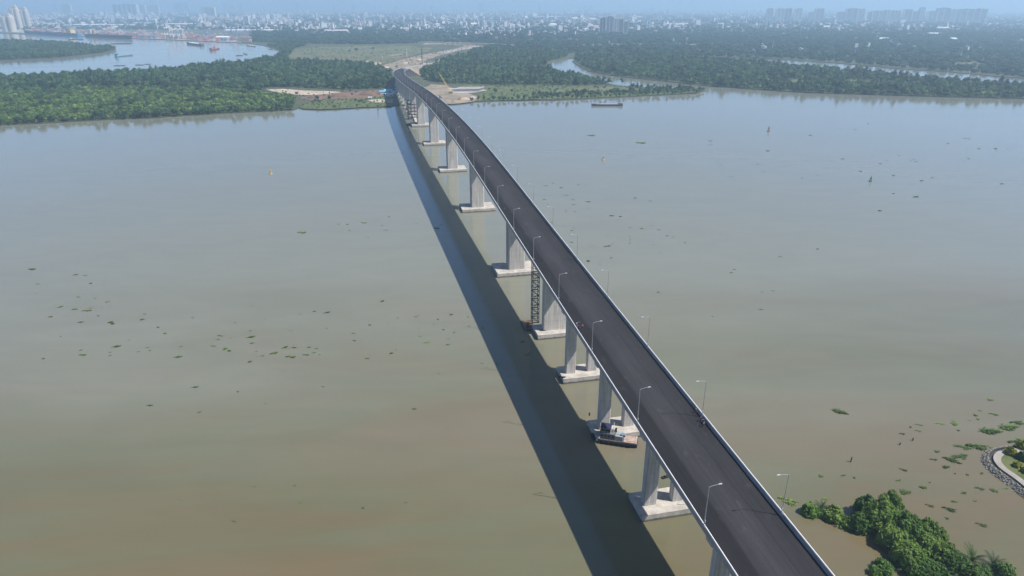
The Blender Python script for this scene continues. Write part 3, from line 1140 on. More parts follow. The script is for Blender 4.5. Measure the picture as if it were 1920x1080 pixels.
def scatter(name, P, kinds, s0, s1, label, cat, z=LZ - 0.2, zs=None):
    """one mass of plants: points carrying crowns (the crowns of trees that stand in the scene)"""
    n = len(P)
    me = bpy.data.meshes.new(name)
    me.from_pydata([(float(p[0]), float(p[1]), z) for p in P], [], [])
    for nm, typ, val in (('scl', 'FLOAT_VECTOR', None), ('rot', 'FLOAT_VECTOR', None), ('idx', 'INT', None)):
        me.attributes.new(nm, typ, 'POINT')
    s = s0 + (s1 - s0) * rng.random(n) ** 1.5
    S = np.stack([s, s, s * rng.uniform(0.8, 1.2, n)], 1) if zs is None else np.stack(zs, 1)
    me.attributes['scl'].data.foreach_set('vector', S.astype('f').ravel())
    rot = np.zeros((n, 3), 'f')
    rot[:, 2] = rng.uniform(0, 6.28, n)
    me.attributes['rot'].data.foreach_set('vector', rot.ravel())
    me.attributes['idx'].data.foreach_set('value', rng.integers(0, len(kinds), n).astype('i'))
    o = link(name, me)
    ng = bpy.data.node_groups.new(name + '_nodes', 'GeometryNodeTree')
    ng.interface.new_socket('Geometry', in_out='INPUT', socket_type='NodeSocketGeometry')
    ng.interface.new_socket('Geometry', in_out='OUTPUT', socket_type='NodeSocketGeometry')
    gi, go = ng.nodes.new('NodeGroupInput'), ng.nodes.new('NodeGroupOutput')

    def attr(nm, typ):
        a = ng.nodes.new('GeometryNodeInputNamedAttribute')
        a.data_type = typ
        a.inputs['Name'].default_value = nm
        return [x for x in a.outputs if x.enabled][0]
    sa, ra, ia = attr('scl', 'FLOAT_VECTOR'), attr('rot', 'FLOAT_VECTOR'), attr('idx', 'INT')
    e2r = ng.nodes.new('FunctionNodeEulerToRotation')
    ng.links.new(ra, e2r.inputs[0])
    jn = ng.nodes.new('GeometryNodeJoinGeometry')
    for k, ob in enumerate(kinds):
        oi = ng.nodes.new('GeometryNodeObjectInfo')
        oi.transform_space = 'ORIGINAL'
        oi.inputs['Object'].default_value = ob
        oi.inputs['As Instance'].default_value = True
        eq = ng.nodes.new('FunctionNodeCompare')
        eq.data_type = 'INT'
        eq.operation = 'EQUAL'
        ii = [x for x in eq.inputs if x.enabled]
        ng.links.new(ia, ii[0])
        ii[1].default_value = k
        ip = ng.nodes.new('GeometryNodeInstanceOnPoints')
        ng.links.new(gi.outputs[0], ip.inputs['Points'])
        ng.links.new(eq.outputs[0], ip.inputs['Selection'])
        ng.links.new(oi.outputs['Geometry'], ip.inputs['Instance'])
        ng.links.new(e2r.outputs[0], ip.inputs['Rotation'])
        ng.links.new(sa, ip.inputs['Scale'])
        ng.links.new(ip.outputs[0], jn.inputs[0])
    ng.links.new(jn.outputs[0], go.inputs[0])
    md = o.modifiers.new('scatter', 'NODES')
    md.node_group = ng
    return tag(o, label, cat, kind='stuff')


def corridor(P, w):
    """mask of points clear of the bridge line"""
    x = np.array([_bx(float(min(max(q, -140), 2200))) for q in P[:, 1]])
    return np.abs(P[:, 0] - x) > w


def clear(P, polys):
    for q in polys:
        if len(P):
            P = P[~inside(P, px(q, LZ))]
    return P


PB = [protos[m[0].name] for m in BANK]
PL = [protos[m[0].name] for m in LOW]
PF = [protos[m[0].name] for m in FARM]
clear_sand = [(490, 164), (530, 163), (650, 168), (730, 165), (736, 199), (640, 205), (560, 205), (556, 190), (570, 182), (510, 175)]
z1 = px([(-300, 263), (0, 235.3), (150, 227.3), (300, 220.3), (430, 212.4), (535, 207.6), (548, 200), (555, 188), (545, 181), (500, 177), (430, 172), (300, 166), (150, 168), (0, 176), (-300, 195)])
z1 = clear(fill(z1, 5.2), [clear_sand])
scatter('mangrove_thicket', z1, PL + [PL[0], PL[1], PL[0], PL[1], PB[2]], 0.55, 1.25, 'bright green low mangrove thicket covering the left bank', 'thicket')
z2 = px([(-300, 195), (0, 175), (150, 167), (300, 165), (430, 171), (500, 170), (600, 172), (700, 170), (740, 166), (736, 145), (712, 130), (690, 124), (640, 121), (560, 117), (530, 114), (512, 112),
         (460, 120), (400, 123.5), (345, 129), (330, 134), (270, 137.5), (200, 139.5), (100, 144.5), (0, 148.5), (-300, 164)])
z2 = clear(fill(z2, 6.6), [clear_sand])
z2 = z2[corridor(z2, 22)]
scatter('mangrove_forest', z2, PB + [PB[0], PL[0]], 0.6, 1.6, 'dark green mangrove forest between the left bank and the winding side river', 'forest')
z4 = px([(775, 132), (800, 122), (830, 110), (880, 98), (960, 94), (1040, 97), (1066, 106), (1050, 111), (1026, 116), (1020, 122), (1032, 132), (1058, 141.5), (1108, 152.5), (1150, 160), (1100, 161), (1040, 160.5), (940, 160.5),
         (880, 159), (840, 158), (800, 152)])
z4 = fill(z4, 6.8)
z4 = z4[corridor(z4, 18)]
scatter('creek_forest', z4, PB + [PB[1], PL[1]], 0.6, 1.5, 'dark green mangrove forest between the bridge and the winding creek', 'forest')
z5 = px([(1000, 184), (1100, 181), (1200, 177), (1290, 173.5), (1310, 172), (1290, 169.5), (1220, 166.5), (1170, 163), (1190, 168), (1240, 170), (1160, 175), (1080, 177), (1000, 180)])
scatter('spit_scrub', fill(z5, 8.5), PB, 0.55, 1.15, 'scrubby trees on the tip of the right spit', 'scrub')
z6 = px([(1078, 113), (1092, 125), (1116, 135), (1160, 143), (1230, 150), (1290, 157.7), (1345, 162.7), (1400, 166.4), (1500, 173.4), (1620, 177.4), (1760, 181.4), (1920, 185.4), (2350, 195), (2350, 184), (1950, 167), (1860, 161),
         (1779, 155), (1709, 149), (1638, 140.5), (1568, 134), (1473, 126), (1400, 118), (1340, 114), (1250, 106), (1150, 103), (1080, 107)])
z6 = clear(fill(z6, 8.0), [[(1530, 152), (1600, 149), (1700, 156), (1780, 161), (1700, 163), (1600, 160)], [(1440, 152), (1500, 149), (1530, 156), (1500, 160), (1450, 159)]])
scatter('right_bank_forest', z6, PB + [PB[0], PL[0]], 0.65, 1.7, 'dark green mangrove forest on the far right bank beyond the creek mouth', 'forest')
scatter('island_forest', fill(px([(-260, 123.7), (-100, 118.8), (0, 113.8), (100, 109.8), (160, 103.8), (199, 98.8), (217, 93), (204, 88.3), (178, 89.5), (140, 90), (80, 91.5), (30, 93), (30, 90), (140, 86), (178, 87), (130, 83), (60, 79), (0, 78), (-120, 75), (-260, 79)]), 9.5), PB, 0.9, 1.4, 'dark wooded island in the side river at the left edge', 'forest')
zi = px([(500, 87), (540, 85), (575, 86), (552, 92), (545, 103), (534, 113), (514, 111.5), (524, 104), (533, 98), (517, 90)])
scatter('inlet_wood', fill(zi, 8.0), PB, 0.8, 1.3, 'dark wood around the end of the side river inlet', 'wood')
road_zone = [(700, 130), (760, 108), (800, 99), (850, 90), (800, 80), (880, 81), (930, 88), (870, 95), (830, 105), (790, 122), (745, 131)]
sc1 = np.concatenate([fill(px(q, LZ), s) for q, s in (
    ([(884, 190), (960, 187.5), (1040, 186.5), (1180, 180), (1290, 174), (1290, 170), (1216, 165.5), (1162, 162), (1040, 161), (940, 161), (880, 159), (912, 170)], 8.0),
    ([(565, 203), (600, 205), (660, 202), (736, 198.5), (733, 180), (700, 182), (650, 186), (590, 189), (570, 195)], 7.0),
    ([(548, 93), (600, 88), (690, 86), (770, 86), (812, 90), (756, 108), (734, 116), (712, 122), (650, 120), (590, 116), (532, 114), (540, 104)], 17.0),
    (road_zone, 16.0), ([(500, 166), (640, 170), (720, 166), (725, 182), (640, 186), (560, 188)], 14.0), ([(1530, 152), (1600, 149), (1700, 156), (1780, 161), (1700, 163), (1600, 160)], 12.0))])
sc1 = sc1[corridor(sc1, 16)]
sc1 = sc1[rng.random(len(sc1)) < 0.65]
scatter('bank_scrub', sc1, PL + [PB[2]], 0.12, 0.55, 'low scrub dotted over the grassy and earthy banks', 'scrub')
# wide woods further off
zf = px([(455, 79), (560, 83), (690, 84), (780, 82), (800, 76), (1080, 78), (1085, 100), (1060, 103), (1040, 95), (960, 92), (880, 96), (930, 86), (880, 81), (800, 78), (700, 66), (500, 68)])
scatter('wood_belt', clear(fill(zf, 17), [road_zone]), PF, 0.6, 1.0, 'belt of dark trees in front of the hazy town', 'trees')
zr = px([(1085, 101), (1150, 101), (1250, 104), (1340, 107), (1473, 111), (1568, 117.5), (1638, 123), (1709, 130), (1779, 134), (1860, 142), (1960, 149), (2350, 172), (2350, 62), (1400, 62), (1085, 72)])
zr = clear(fill(zr, 21), [[(1000, 91), (1085, 88.5), (1130, 86.5), (1190, 85.5), (1400, 86), (1400, 83), (1190, 82), (1130, 83), (1085, 85), (1000, 87)], [(1775, 119), (1830, 118), (1840, 122), (1790, 123)]])
scatter('right_woodland', zr, PF, 0.6, 1.05, 'hazy dark woodland spreading behind the right bank', 'woodland')
far_trees = []
for _ in range(30000):
    xx, yy = random.uniform(-250, 2170), 10 + 175.4 / (2.7 + 8.5 * random.random() ** 1.3)
    if yy < 22 or (yy > 56 and xx < 470) or yy > 74:
        continue
    far_trees.append(tuple(at(xx, yy, LZ))[:2])
scatter('town_trees', np.array(far_trees), PF, 0.8, 1.5, 'hazy trees scattered between the houses of the far town', 'trees')

# ------------------------------------------------------------------ thicket in the near shallows, right of the bridge
def bush_blobs(w, h, n, seed):
    """many small lumps filling a dome, so that the outline is broken"""
    g = random.Random(seed)
    out = []
    for i in range(n):
        a, d = g.uniform(0, 6.283), math.sqrt(g.random())
        zmax = h * math.sqrt(max(0.05, 1 - 0.9 * d * d)) * g.uniform(0.8, 1.08)
        z = zmax * g.uniform(0.35, 0.85)
        r = 0.25 + w * g.uniform(0.035, 0.085)
        out.append(((math.cos(a) * d * w * 0.42, math.sin(a) * d * w * 0.42, max(z, r * 0.5)), (r, r, r * g.uniform(0.9, 1.9))))
    return out


def near_shrub(name, x, y, w, h, seed, label, leaf=None, n=None, cat='shrub'):
    p = at(x, y, 0.0)
    t = thing(name, label, cat, (p.x, p.y, -0.1), random.uniform(0, 6.28))
    bl = bush_blobs(w, h, int(30 + w * 7), seed)
    mb = MB()
    core(mb, bl + [((0, 0, h * 0.35), (w * 0.38, w * 0.38, h * 0.42))], 0.55, 7)
    leaf_cloud(mb, bl, n or int(460 * w * h ** 0.5), 0.36, flat=0.15, seed=seed, shell=0.35, top=1.6)
    link('trunk', trunk_mesh(name + '_trunk', h * 0.6, 0.02 * w + 0.05, seed, 6), t)
    link('crown', mb.mesh(name + '_crown', leaf or F_near), t)
    return t


for a in ((1648, 988, 10.5, 9.5, 41, 'largest leafy tree of the thicket in the shallows right of the bridge'),
          (1694, 1004, 9.0, 8.0, 42, 'leafy tree in the middle of the thicket, behind the largest one'),
          (1622, 965, 6.5, 7.0, 43, 'leafy shrub at the far upper end of the thicket'),
          (1728, 1030, 7.5, 5.5, 44, 'low leafy shrub at the right flank of the thicket'),
          (1700, 1055, 8.5, 6.0, 45, 'dark leafy shrub in the lower middle of the thicket'),
          (1757, 1016, 5.0, 4.6, 46, 'round leafy bush at the right of the thicket'),
          (1518, 963, 4.6, 3.4, 47, 'small round bush at the left end of the thicket, by the bridge'),
          (1562, 972, 5.4, 3.6, 48, 'round bush between the small palm and the largest tree'),
          (1654, 1068, 4.6, 2.6, 49, 'low round bush at the bottom of the thicket'),
          (1640, 1075, 3.0, 1.6, 50, 'little bush hugging the waterline at the frame bottom'),
          (1788, 1062, 6.5, 4.0, 51, 'leafy bush beside the palms at the lower right'),
          (1590, 985, 4.0, 2.0, 52, 'low scrub at the foot of the largest tree'),
          (1745, 1085, 9.0, 4.5, 53, 'wide leafy shrub cut by the bottom frame edge'),
          (1880, 1078, 5.0, 3.0, 54, 'low bush at the far right end of the thicket'),
          (1672, 1024, 8.0, 6.5, 55, 'leafy tree filling the middle of the thicket on its left side'),
          (1735, 1008, 7.0, 6.5, 56, 'leafy tree between the middle of the thicket and the round bush'),
          (1612, 990, 6.5, 5.0, 57, 'leafy shrub under the left side of the largest tree'),
          (1765, 1045, 7.0, 4.5, 58, 'leafy shrub between the round bush and the water palms'),
          (1720, 1072, 8.0, 4.5, 59, 'leafy shrub behind the low palm at the thicket bottom'),
          (1540, 966, 3.4, 1.8, 60, 'low scrub joining the two round bushes near the bridge'),
          (1668, 962, 6.5, 8.0, 61, 'tall leafy crown at the top of the thicket'),
          (1830, 1085, 7.0, 3.5, 62, 'low leafy mass under the water palms')):
    near_shrub('thicket_shrub', *a)


def palm_mesh(name, nf, L, seed):
    g = random.Random(seed)
    mb = MB()
    for i in range(nf):
        a = 2 * math.pi * i / nf + g.uniform(-.3, .3)
        el = g.uniform(0.55, 1.35)
        ln = L * g.uniform(0.75, 1.1)
        pts, q = [], Vector((0, 0, 0.1))
        for k in range(9):
            e = el - 1.25 * (k / 8) ** 1.6
            pts.append(q.copy())
            q += Vector((math.cos(a) * math.cos(e), math.sin(a) * math.cos(e), math.sin(e))) * ln / 8
        mb.tube(pts, [0.06 - 0.005 * k for k in range(9)], 4)
        side = Vector((-math.sin(a), math.cos(a), 0))
        for k in range(1, 8):
            for h in (0.0, 0.5):
                p = pts[k].lerp(pts[k + 1], h)
                tg = (pts[k + 1] - pts[k]).normalized()
                ll = ln * 0.26 * (1 - abs(k - 3.5) / 6)
                for s in (-1, 1):
                    tip = p + side * s * ll * 0.85 + tg * ll * 0.5 - Vector((0, 0, ll * 0.28))
                    mb.add([p - tg * 0.07, p + tg * 0.09, tip], [(0, 1, 2)])
    return mb.mesh(name, F_nipa)


PALM = [palm_mesh('palm_fronds', 15, 4.6, 5), palm_mesh('palm_fronds', 12, 3.6, 6)]
for x, y, k, s, lab in ((1541, 952, 1, 0.8, 'small palm with spiky fronds between two round bushes'), (1822, 1052, 0, 1.15, 'broad water palm at the right of the thicket'),
                        (1862, 1062, 0, 0.9, 'water palm nearest the right end of the thicket'), (1704, 1076, 1, 1.0, 'low palm in the lower middle of the thicket'),
                        (1800, 1078, 1, 1.0, 'water palm behind the frame bottom, right of the wide shrub'), (1845, 1080, 1, 0.9, 'small water palm at the frame bottom')):
    t = thing('water_palm', lab, 'palm', at(x, y, -0.1), random.uniform(0, 6))
    t.scale = (s, s, s)
    link('fronds', PALM[k], t)
    MB().tube([(0, 0, -0.4), (0, 0, 0.5)], [0.4, 0.25], 7).build('trunk', M_bark, t)

# ------------------------------------------------------------------ floating water hyacinth
def hyacinth_mesh(name, rx, ry, n, seed, leaf=0.22):
    """ragged raft of upright leaves: several overlapping patches with stragglers"""
    g = np.random.default_rng(seed)
    lobes = [(g.uniform(-0.7, 0.7) * rx, g.uniform(-0.6, 0.6) * ry, g.uniform(0.25, 0.5)) for _ in range(7)]
    mb = MB()
    for _ in range(n):
        lx, ly, lr = lobes[g.integers(0, 7)]
        a, d = g.uniform(0, 6.28), abs(g.normal()) * 0.6
        p = Vector((lx + math.cos(a) * d * lr * rx, ly + math.sin(a) * d * lr * ry * 1.2, 0.03))
        for _k in range(3):
            b, t = g.uniform(0, 6.28), g.uniform(0.2, 1.0)
            q = Vector((math.cos(b), math.sin(b), t)) * leaf * g.uniform(0.7, 1.3)
            s = Vector((-math.sin(b), math.cos(b), 0)) * leaf * 0.6
            mb.add([p, p + q * 0.7 - s, p + q * 1.35, p + q * 0.7 + s], [(0, 1, 2, 3)])
    return mb.mesh(name, F_hya)


HYA = [hyacinth_mesh('hyacinth', 1.0, 0.7, 60, 61), hyacinth_mesh('hyacinth', 1.3, 0.7, 70, 62), hyacinth_mesh('hyacinth', 0.8, 0.8, 50, 63), hyacinth_mesh('hyacinth', 1.5, 0.7, 70, 64), hyacinth_mesh('hyacinth', 0.5, 0.5, 30, 65)]
BIGH = [hyacinth_mesh('hyacinth_mat', 3.6, 1.6, 420, 71, 0.26), hyacinth_mesh('hyacinth_mat', 2.4, 1.2, 200, 72, 0.25)]
for x, y, k, s, rz, lab in ((1580, 773, 0, 1.0, -0.35, 'large oval mat of water hyacinth floating alone right of the bridge'),
                            (1475, 939, 1, 1.15, -0.5, 'leafy floating mat beside the right bridge parapet near a street lamp'),
                            (1862, 808, 0, 1.3, 0.2, 'broad ragged mat of floating weed off the stone embankment'),
                            (1895, 800, 0, 1.3, 0.4, 'floating weed mat cut by the right frame edge'),
                            (1830, 838, 1, 1.4, -0.2, 'floating weed mat touching the tip of the stone embankment'),
                            (1905, 830, 1, 1.2, 0.1, 'weed mat lying behind the stone embankment'),
                            (1905, 793, 1, 1.0, 0.1, 'small weed mat off the embankment at the right frame edge'),
                            (1575, 985, 1, 1.6, -0.3, 'weed mat fringing the thicket near its small palm'),
                            (1778, 955, 1, 0.75, -0.4, 'oval weed clump right of the thicket top'),
                            (1839, 984, 1, 0.6, -0.4, 'weed clump above the water palms'),
                            (1742, 948, 1, 0.5, -0.4, 'small weed clump just above the round bush of the thicket'),
                            (1780, 862, 1, 0.9, -0.5, 'weed streak left of the stone embankment'),
                            (1693, 881, 1, 0.5, -0.4, 'weed clump midway between the thicket and the embankment'),
                            (1201, 268, 1, 2.2, 0.0, 'dark weed raft far out on the right side of the river'),
                            (1108, 254, 1, 1.8, 0.0, 'dark weed raft off the end of the grey barge'),
                            (565, 436, 1, 1.3, 0.0, 'isolated weed raft on the left side of the river'),
                            (59, 505, 1, 0.9, 0.0, 'isolated weed clump near the left frame edge'),
                            (818, 428, 1, 0.9, 0.0, 'weed clump floating inside the bridge shadow')):
    tag(link('weed_mat', BIGH[k], None, at(x, y, 0.0), rz, s), lab, 'floating weed')


def weeds(n, cx, cy, sx, sy, lab, grp, s0=0.5, s1=1.3, box=None):
    for _ in range(n):
        while True:
            x, y = random.gauss(cx, sx), random.gauss(cy, sy)
            if y > 212 and x < 1915 and x > 5 and y < 1075:
                break
        p = at(x, y, 0.0)
        if abs(p.x - _bx(p.y)) < 14:
            continue
        s = s0 + (s1 - s0) * random.random() ** 2
        o = link('weed_clump', HYA[random.randrange(5)], None, p, random.uniform(-0.5, 0.5), (s * random.uniform(0.8, 1.4), s, s * random.uniform(0.4, 0.9)))
        tag(o, lab, 'floating weed', grp)


weeds(75, 420, 630, 210, 38, 'small weed clump in the scattered line across the left water', 'weed clumps drifting left of the bridge', 0.4, 1.5)
weeds(16, 160, 560, 50, 25, 'small weed clump in the cluster near the left frame edge', 'weed clumps near the left edge', 0.4, 1.4)
weeds(20, 790, 620, 70, 22, 'small weed clump drifting just left of the bridge shadow', 'weed clumps beside the bridge shadow', 0.4, 1.1)
weeds(14, 690, 425, 70, 12, 'tiny dark weed clump in the upper left water', 'weed clumps in the upper left water', 0.5, 1.4)
weeds(10, 420, 740, 220, 40, 'sparse weed clump in the lower left water', 'weed clumps in the lower left water', 0.4, 1.0)
weeds(8, 600, 920, 250, 40, 'lone weed clump in the bottom left water', 'weed clumps in the bottom left water', 0.3, 0.7)
weeds(36, 1160, 445, 70, 32, 'small weed clump right of the bridge in mid river', 'weed clumps right of the bridge', 0.5, 1.8)
weeds(16, 1060, 365, 30, 18, 'small weed clump close to the right side of the bridge', 'weed clumps close to the bridge', 0.5, 1.8)
weeds(45, 1600, 290, 230, 40, 'tiny dark weed clump in the far right water', 'weed clumps in the far right water', 0.8, 2.2)
weeds(14, 1330, 500, 90, 40, 'sparse weed clump in the middle right water', 'weed clumps in the middle right water', 0.4, 1.0)
weeds(30, 1810, 850, 70, 60, 'weed clump scattered around the stone embankment', 'weed clumps around the embankment', 0.6, 2.0)
weeds(20, 1720, 900, 120, 60, 'weed clump between the bridge and the embankment', 'weed clumps between bridge and embankment', 0.5, 1.4)
weeds(8, 1260, 1010, 40, 25, 'weed clump between the bridge shadow and the nearest pier', 'weed clumps by the nearest pier', 0.25, 0.5)
weeds(10, 985, 650, 30, 18, 'weed clump caught by the stair tower pier', 'weed clumps by the stair tower', 0.4, 0.8)

# ------------------------------------------------------------------ stone embankment at the right edge
edge_px = [(2080, 1010), (1985, 972), (1920, 939), (1882, 909), (1849, 884), (1834, 862), (1839, 846), (1861, 837.5), (1920, 831), (2000, 826), (2090, 824)]
ring = [Vector(at(x, y, 0)) for x, y in edge_px]
res = []
for i in range(len(ring) - 1):            # smooth the outline
    p0, p1, p2, p3 = ring[max(i - 1, 0)], ring[i], ring[i + 1], ring[min(i + 2, len(ring) - 1)]
    for k in range(6):
        t = k / 6
        res.append(0.5 * ((2 * p1) + (p2 - p0) * t + (2 * p0 - 5 * p1 + 4 * p2 - p3) * t * t + (3 * p1 - p0 - 3 * p2 + p3) * t ** 3))
res.append(ring[-1])


def inset(line, d):
    out = []
    for i, p in enumerate(line):
        t = (line[min(i + 1, len(line) - 1)] - line[max(i - 1, 0)])
        t.normalize()
        out.append(p + Vector((t.y, -t.x, 0)) * d)
    return out


def band(mb, la, za, lb, zb, mi=0):
    n = len(la)
    mb.add([(p.x, p.y, za) for p in la] + [(p.x, p.y, zb) for p in lb], [(i, i + 1, n + i + 1, n + i) for i in range(n - 1)], mi)


M_stone = mat('rubble_stone', (0.36, 0.33, 0.28), 0.9, scale=1.6, col2=(0.16, 0.145, 0.12), bump=0.08, bscale=3)
M_path = mat('path_concrete', (0.30, 0.275, 0.24), 0.9, 0.12, 0.3)
emb = thing('stone_embankment', 'curved rubble stone embankment with a pale path at the right frame edge', 'embankment', (0, 0, 0))
l0, l1, l2, l3, l4 = res, inset(res, 2.6), inset(res, 3.2), inset(res, 3.9), inset(res, 6.0)
mb = MB(); band(mb, l0, -0.8, l1, 1.5); mb.build('stone_slope', M_stone, emb)
mb = MB(); band(mb, l1, 1.5, inset(res, 2.9), 1.52); band(mb, inset(res, 2.9), 1.52, inset(res, 2.95), 0.9); band(mb, inset(res, 2.95), 0.9, l3, 0.9)
mb.build('gutter', mat('dark_gutter', (0.05, 0.05, 0.045), 0.9), emb)
mb = MB(); band(mb, l3, 0.9, l3, 1.5); band(mb, l3, 1.5, l4, 1.52); mb.build('path', M_path, emb)
mb = MB(); n_ = len(l4); mb.add([(p.x, p.y, 1.47) for p in l4], [tuple(range(n_))]); mb.build('lawn', M_grass, emb)
stone_mb = MB()
for k in range(900):
    i = random.randrange(len(res) - 1)
    t, u = random.random(), random.random()
    p = l0[i].lerp(l0[i + 1], t).lerp(l1[i].lerp(l1[i + 1], t), u)
    z = -0.8 + 2.3 * u
    s = random.uniform(0.25, 0.55)
    stone_mb.box((p.x, p.y, z + 0.05), (s * random.uniform(.8, 1.4), s, s * 0.6), random.uniform(0, 3.14), random.uniform(0.55, 0.85))
st_o = stone_mb.build('rubble', M_stone, emb)
st_o['kind'] = 'stuff'
for x, y, w, h, sd_, lf, lab in ((1893, 858, 3.0, 2.3, 81, F_yellow, 'yellow leaved bush nearest the pale path on the embankment'), (1914, 846, 3.2, 2.6, 82, F_yellow, 'yellow leaved bush further along the embankment lawn'),
                                 (1916, 868, 3.4, 2.8, 83, F_near, 'dark green round bush among the yellow bushes'), (1905, 882, 2.2, 1.4, 84, F_yellow, 'low yellow bush at the lower edge of the lawn'),
                                 (1950, 860, 4.0, 3.2, 85, F_near, 'green bush on the embankment just outside the right frame edge'), (1922, 893, 2.6, 1.8, 86, F_yellow, 'yellow bush cut by the right frame edge')):
    near_shrub('garden_bush', x, y, w, h, sd_, lab, lf, int(260 * w * h ** 0.5), 'bush').location.z = 1.3

# posts standing in the water
for x, y, h, lab in ((1595, 866, 1.6, 'dark wooden post standing alone in the water right of the bridge'), (1687, 834, 0.7, 'dark stump in the water, left of its pair'), (1711, 826, 0.9, 'dark stump in the water, right of its pair'),
                     (709, 214, 6.0, 'thin dark post in the water near the left bank by the bridge')):
    t = thing('mooring_post', lab, 'post', at(x, y, 0))
    r = 0.22 if h < 3 else 0.4
    MB().tube([(0, 0, -1), (0.05, 0.02, h * 0.6), (0.1, 0.05, h)], [r, r * 0.95, r * 0.8], 8).build('timber', M_rust, t)
    MB().lathe((0.1, 0.05, h), [(r * 0.95, 0), (r * 0.95, 0.12), (r * 0.5, 0.2)], 8).build('cap', M_black, t)


# ------------------------------------------------------------------ buoys
def buoy(x, y, col, lab, s=1.0, cone=True):
    t = thing('channel_buoy', lab, 'buoy', at(x, y, 0))
    t.scale = (s, s, s)
    c = paint(col, 0.5)
    MB().lathe((0, 0, -0.4), [(0.6, 0), (1.3, 0.2), (1.35, 0.8), (1.15, 1.0)], 14).build('float', c, t)
    mb = MB()
    for k in range(4):
        a = k * math.pi / 2 + 0.4
        mb.tube([(math.cos(a) * 0.9, math.sin(a) * 0.9, 0.5), (math.cos(a) * 0.3, math.sin(a) * 0.3, 3.6)], 0.09, 5)
    for z, r in ((1.6, 0.72), (2.6, 0.5)):
        mb.tube([(r, 0, z), (0, r, z), (-r, 0, z), (0, -r, z), (r, 0, z)], 0.06, 4)
    mb.build('cage', c, t)
    MB().lathe((0, 0, 1.5), [(0.62, 0), (0.55, 0.2), (0.34, 1.9), (0.3, 2.0)], 10).build('day_mark', c, t)
    MB().lathe((0, 0, 3.6), [(0.34, 0), (0.34, 0.15), (0.14, 0.2), (0.14, 0.6), (0.05, 0.7)] if not cone else [(0.5, 0), (0.12, 0.9), (0.02, 1.0)], 10).build('top_mark', c, t)


buoy(508, 326, (0.62, 0.34, 0.03), 'yellow buoy floating on the left side of the river')
buoy(1131, 300, (0.55, 0.30, 0.08), 'yellow orange buoy on the right side of the bridge', 1.0)
buoy(1632, 340, (0.03, 0.10, 0.05), 'dark green buoy in the right water', 1.05, False)
buoy(1441, 246, (0.22, 0.04, 0.03), 'dark red buoy in the far right water', 1.3)


# ------------------------------------------------------------------ vessels
def hull(L, B, D, bow=0.25, z0=-0.6, rake=0.12, stern=0.9, n=9):
    """open-topped boat hull solid, bow to +x; returns MB"""
    mb = MB()
    st_ = []
    for i in range(n):
        u = i / (n - 1)
        x = -L / 2 + L * u
        w = 1.0
        if u > 1 - bow:
            q = (u - 1 + bow) / bow
            w = max(0.03, math.sqrt(max(0, 1 - q * q)))
        if u < 0.08:
            w *= stern
        sheer = D * (1 + 0.25 * max(0, (u - 0.6) / 0.4) ** 2)
        st_.append((x, w * B / 2, sheer))
    for x, w, d in st_:
        xr = x + (rake * L * 0.3 if x > L * 0.4 else 0)
        mb.v += [(x, -w * 0.75, z0), (xr, -w, d), (xr, w, d), (x, w * 0.75, z0)]
    for i in range(n - 1):
        for k in range(4):
            a, b = i * 4 + k, i * 4 + (k + 1) % 4
            mb.f.append((a, a + 4, b + 4, b)); mb.mi.append(0)
    mb.f.append((0, 1, 2, 3)); mb.mi.append(0)
    mb.f.append(tuple((n - 1) * 4 + k for k in (3, 2, 1, 0))); mb.mi.append(0)
    return mb


def heading(x0, y0, x1, y1):
    a, b = at(x0, y0), at(x1, y1)
    return math.atan2(b.y - a.y, b.x - a.x), (b - a).length, (a + b) / 2


# tug lying under the bridge beside the second pier cap (bow to the left)
rz, L, c = heading(1192, 834, 1112, 822)
tug = thing('tug_boat', 'dark hulled tug boat with white deckhouse beside a pier cap under the bridge', 'boat', c, rz)
hull(15.5, 5.0, 1.5, 0.3).build('hull', mat('tug_hull', (0.02, 0.022, 0.026), 0.6, 0.3, 0.8), tug)
MB().box((-0.6, 0, 1.58), (12.5, 4.2, 0.10)).build('deck', mat('tug_deck', (0.16, 0.12, 0.10), 0.8, 0.3, 0.8), tug)
MB().box((-5.4, 0, 1.75), (4.4, 4.4, 0.26)).box((-5.4, 0.6, 1.95), (2.2, 1.6, 0.14), 0.2).build('stern_platform', mat('stern_deck', (0.45, 0.34, 0.29), 0.8, scale=0.9, col2=(0.30, 0.22, 0.17)), tug)
cab = MB().box((2.4, 0, 2.7), (5.2, 3.4, 2.2)).build('deckhouse', mat('tug_house', (0.15, 0.14, 0.14), 0.6, 0.15, 0.8), tug)
for s in (-1, 1):
    for k in range(4):
        MB().box((0.6 + k * 1.15, s * 1.71, 2.9), (0.6, 0.06, 0.6)).build('window', M_black, cab)
wh = MB().box((3.0, 0, 4.75), (3.0, 2.8, 1.9)).build('wheelhouse', mat('tug_wheelhouse', (0.14, 0.14, 0.18), 0.6), tug)
MB().box((3.0, 0, 4.95), (3.08, 2.86, 0.7)).build('window_band', M_black, wh)
MB().box((3.0, 0, 5.85), (3.6, 3.2, 0.16)).box((3.3, 0.2, 6.05), (1.6, 1.6, 0.3)).build('roof', paint((0.025, 0.03, 0.07)), wh)
dh = MB().box((-1.6, 0.2, 2.55), (2.6, 3.2, 1.8)).build('engine_casing', paint((0.30, 0.31, 0.32)), tug)
MB().box((-2.9, 0.6, 3.55), (1.5, 1.3, 0.7)).build('locker', paint((0.14, 0.22, 0.32)), dh)
MB().box((-1.0, -0.2, 3.5), (1.3, 1.8, 0.16)).build('awning', paint((0.26, 0.33, 0.34)), dh)
MB().tube([(0.4, 0, 3.8), (0.4, 0, 7.6)], 0.09, 6).tube([(0.4, -0.7, 6.6), (0.4, 0.7, 6.6)], 0.05, 5).build('mast', M_lampwhite, tug)
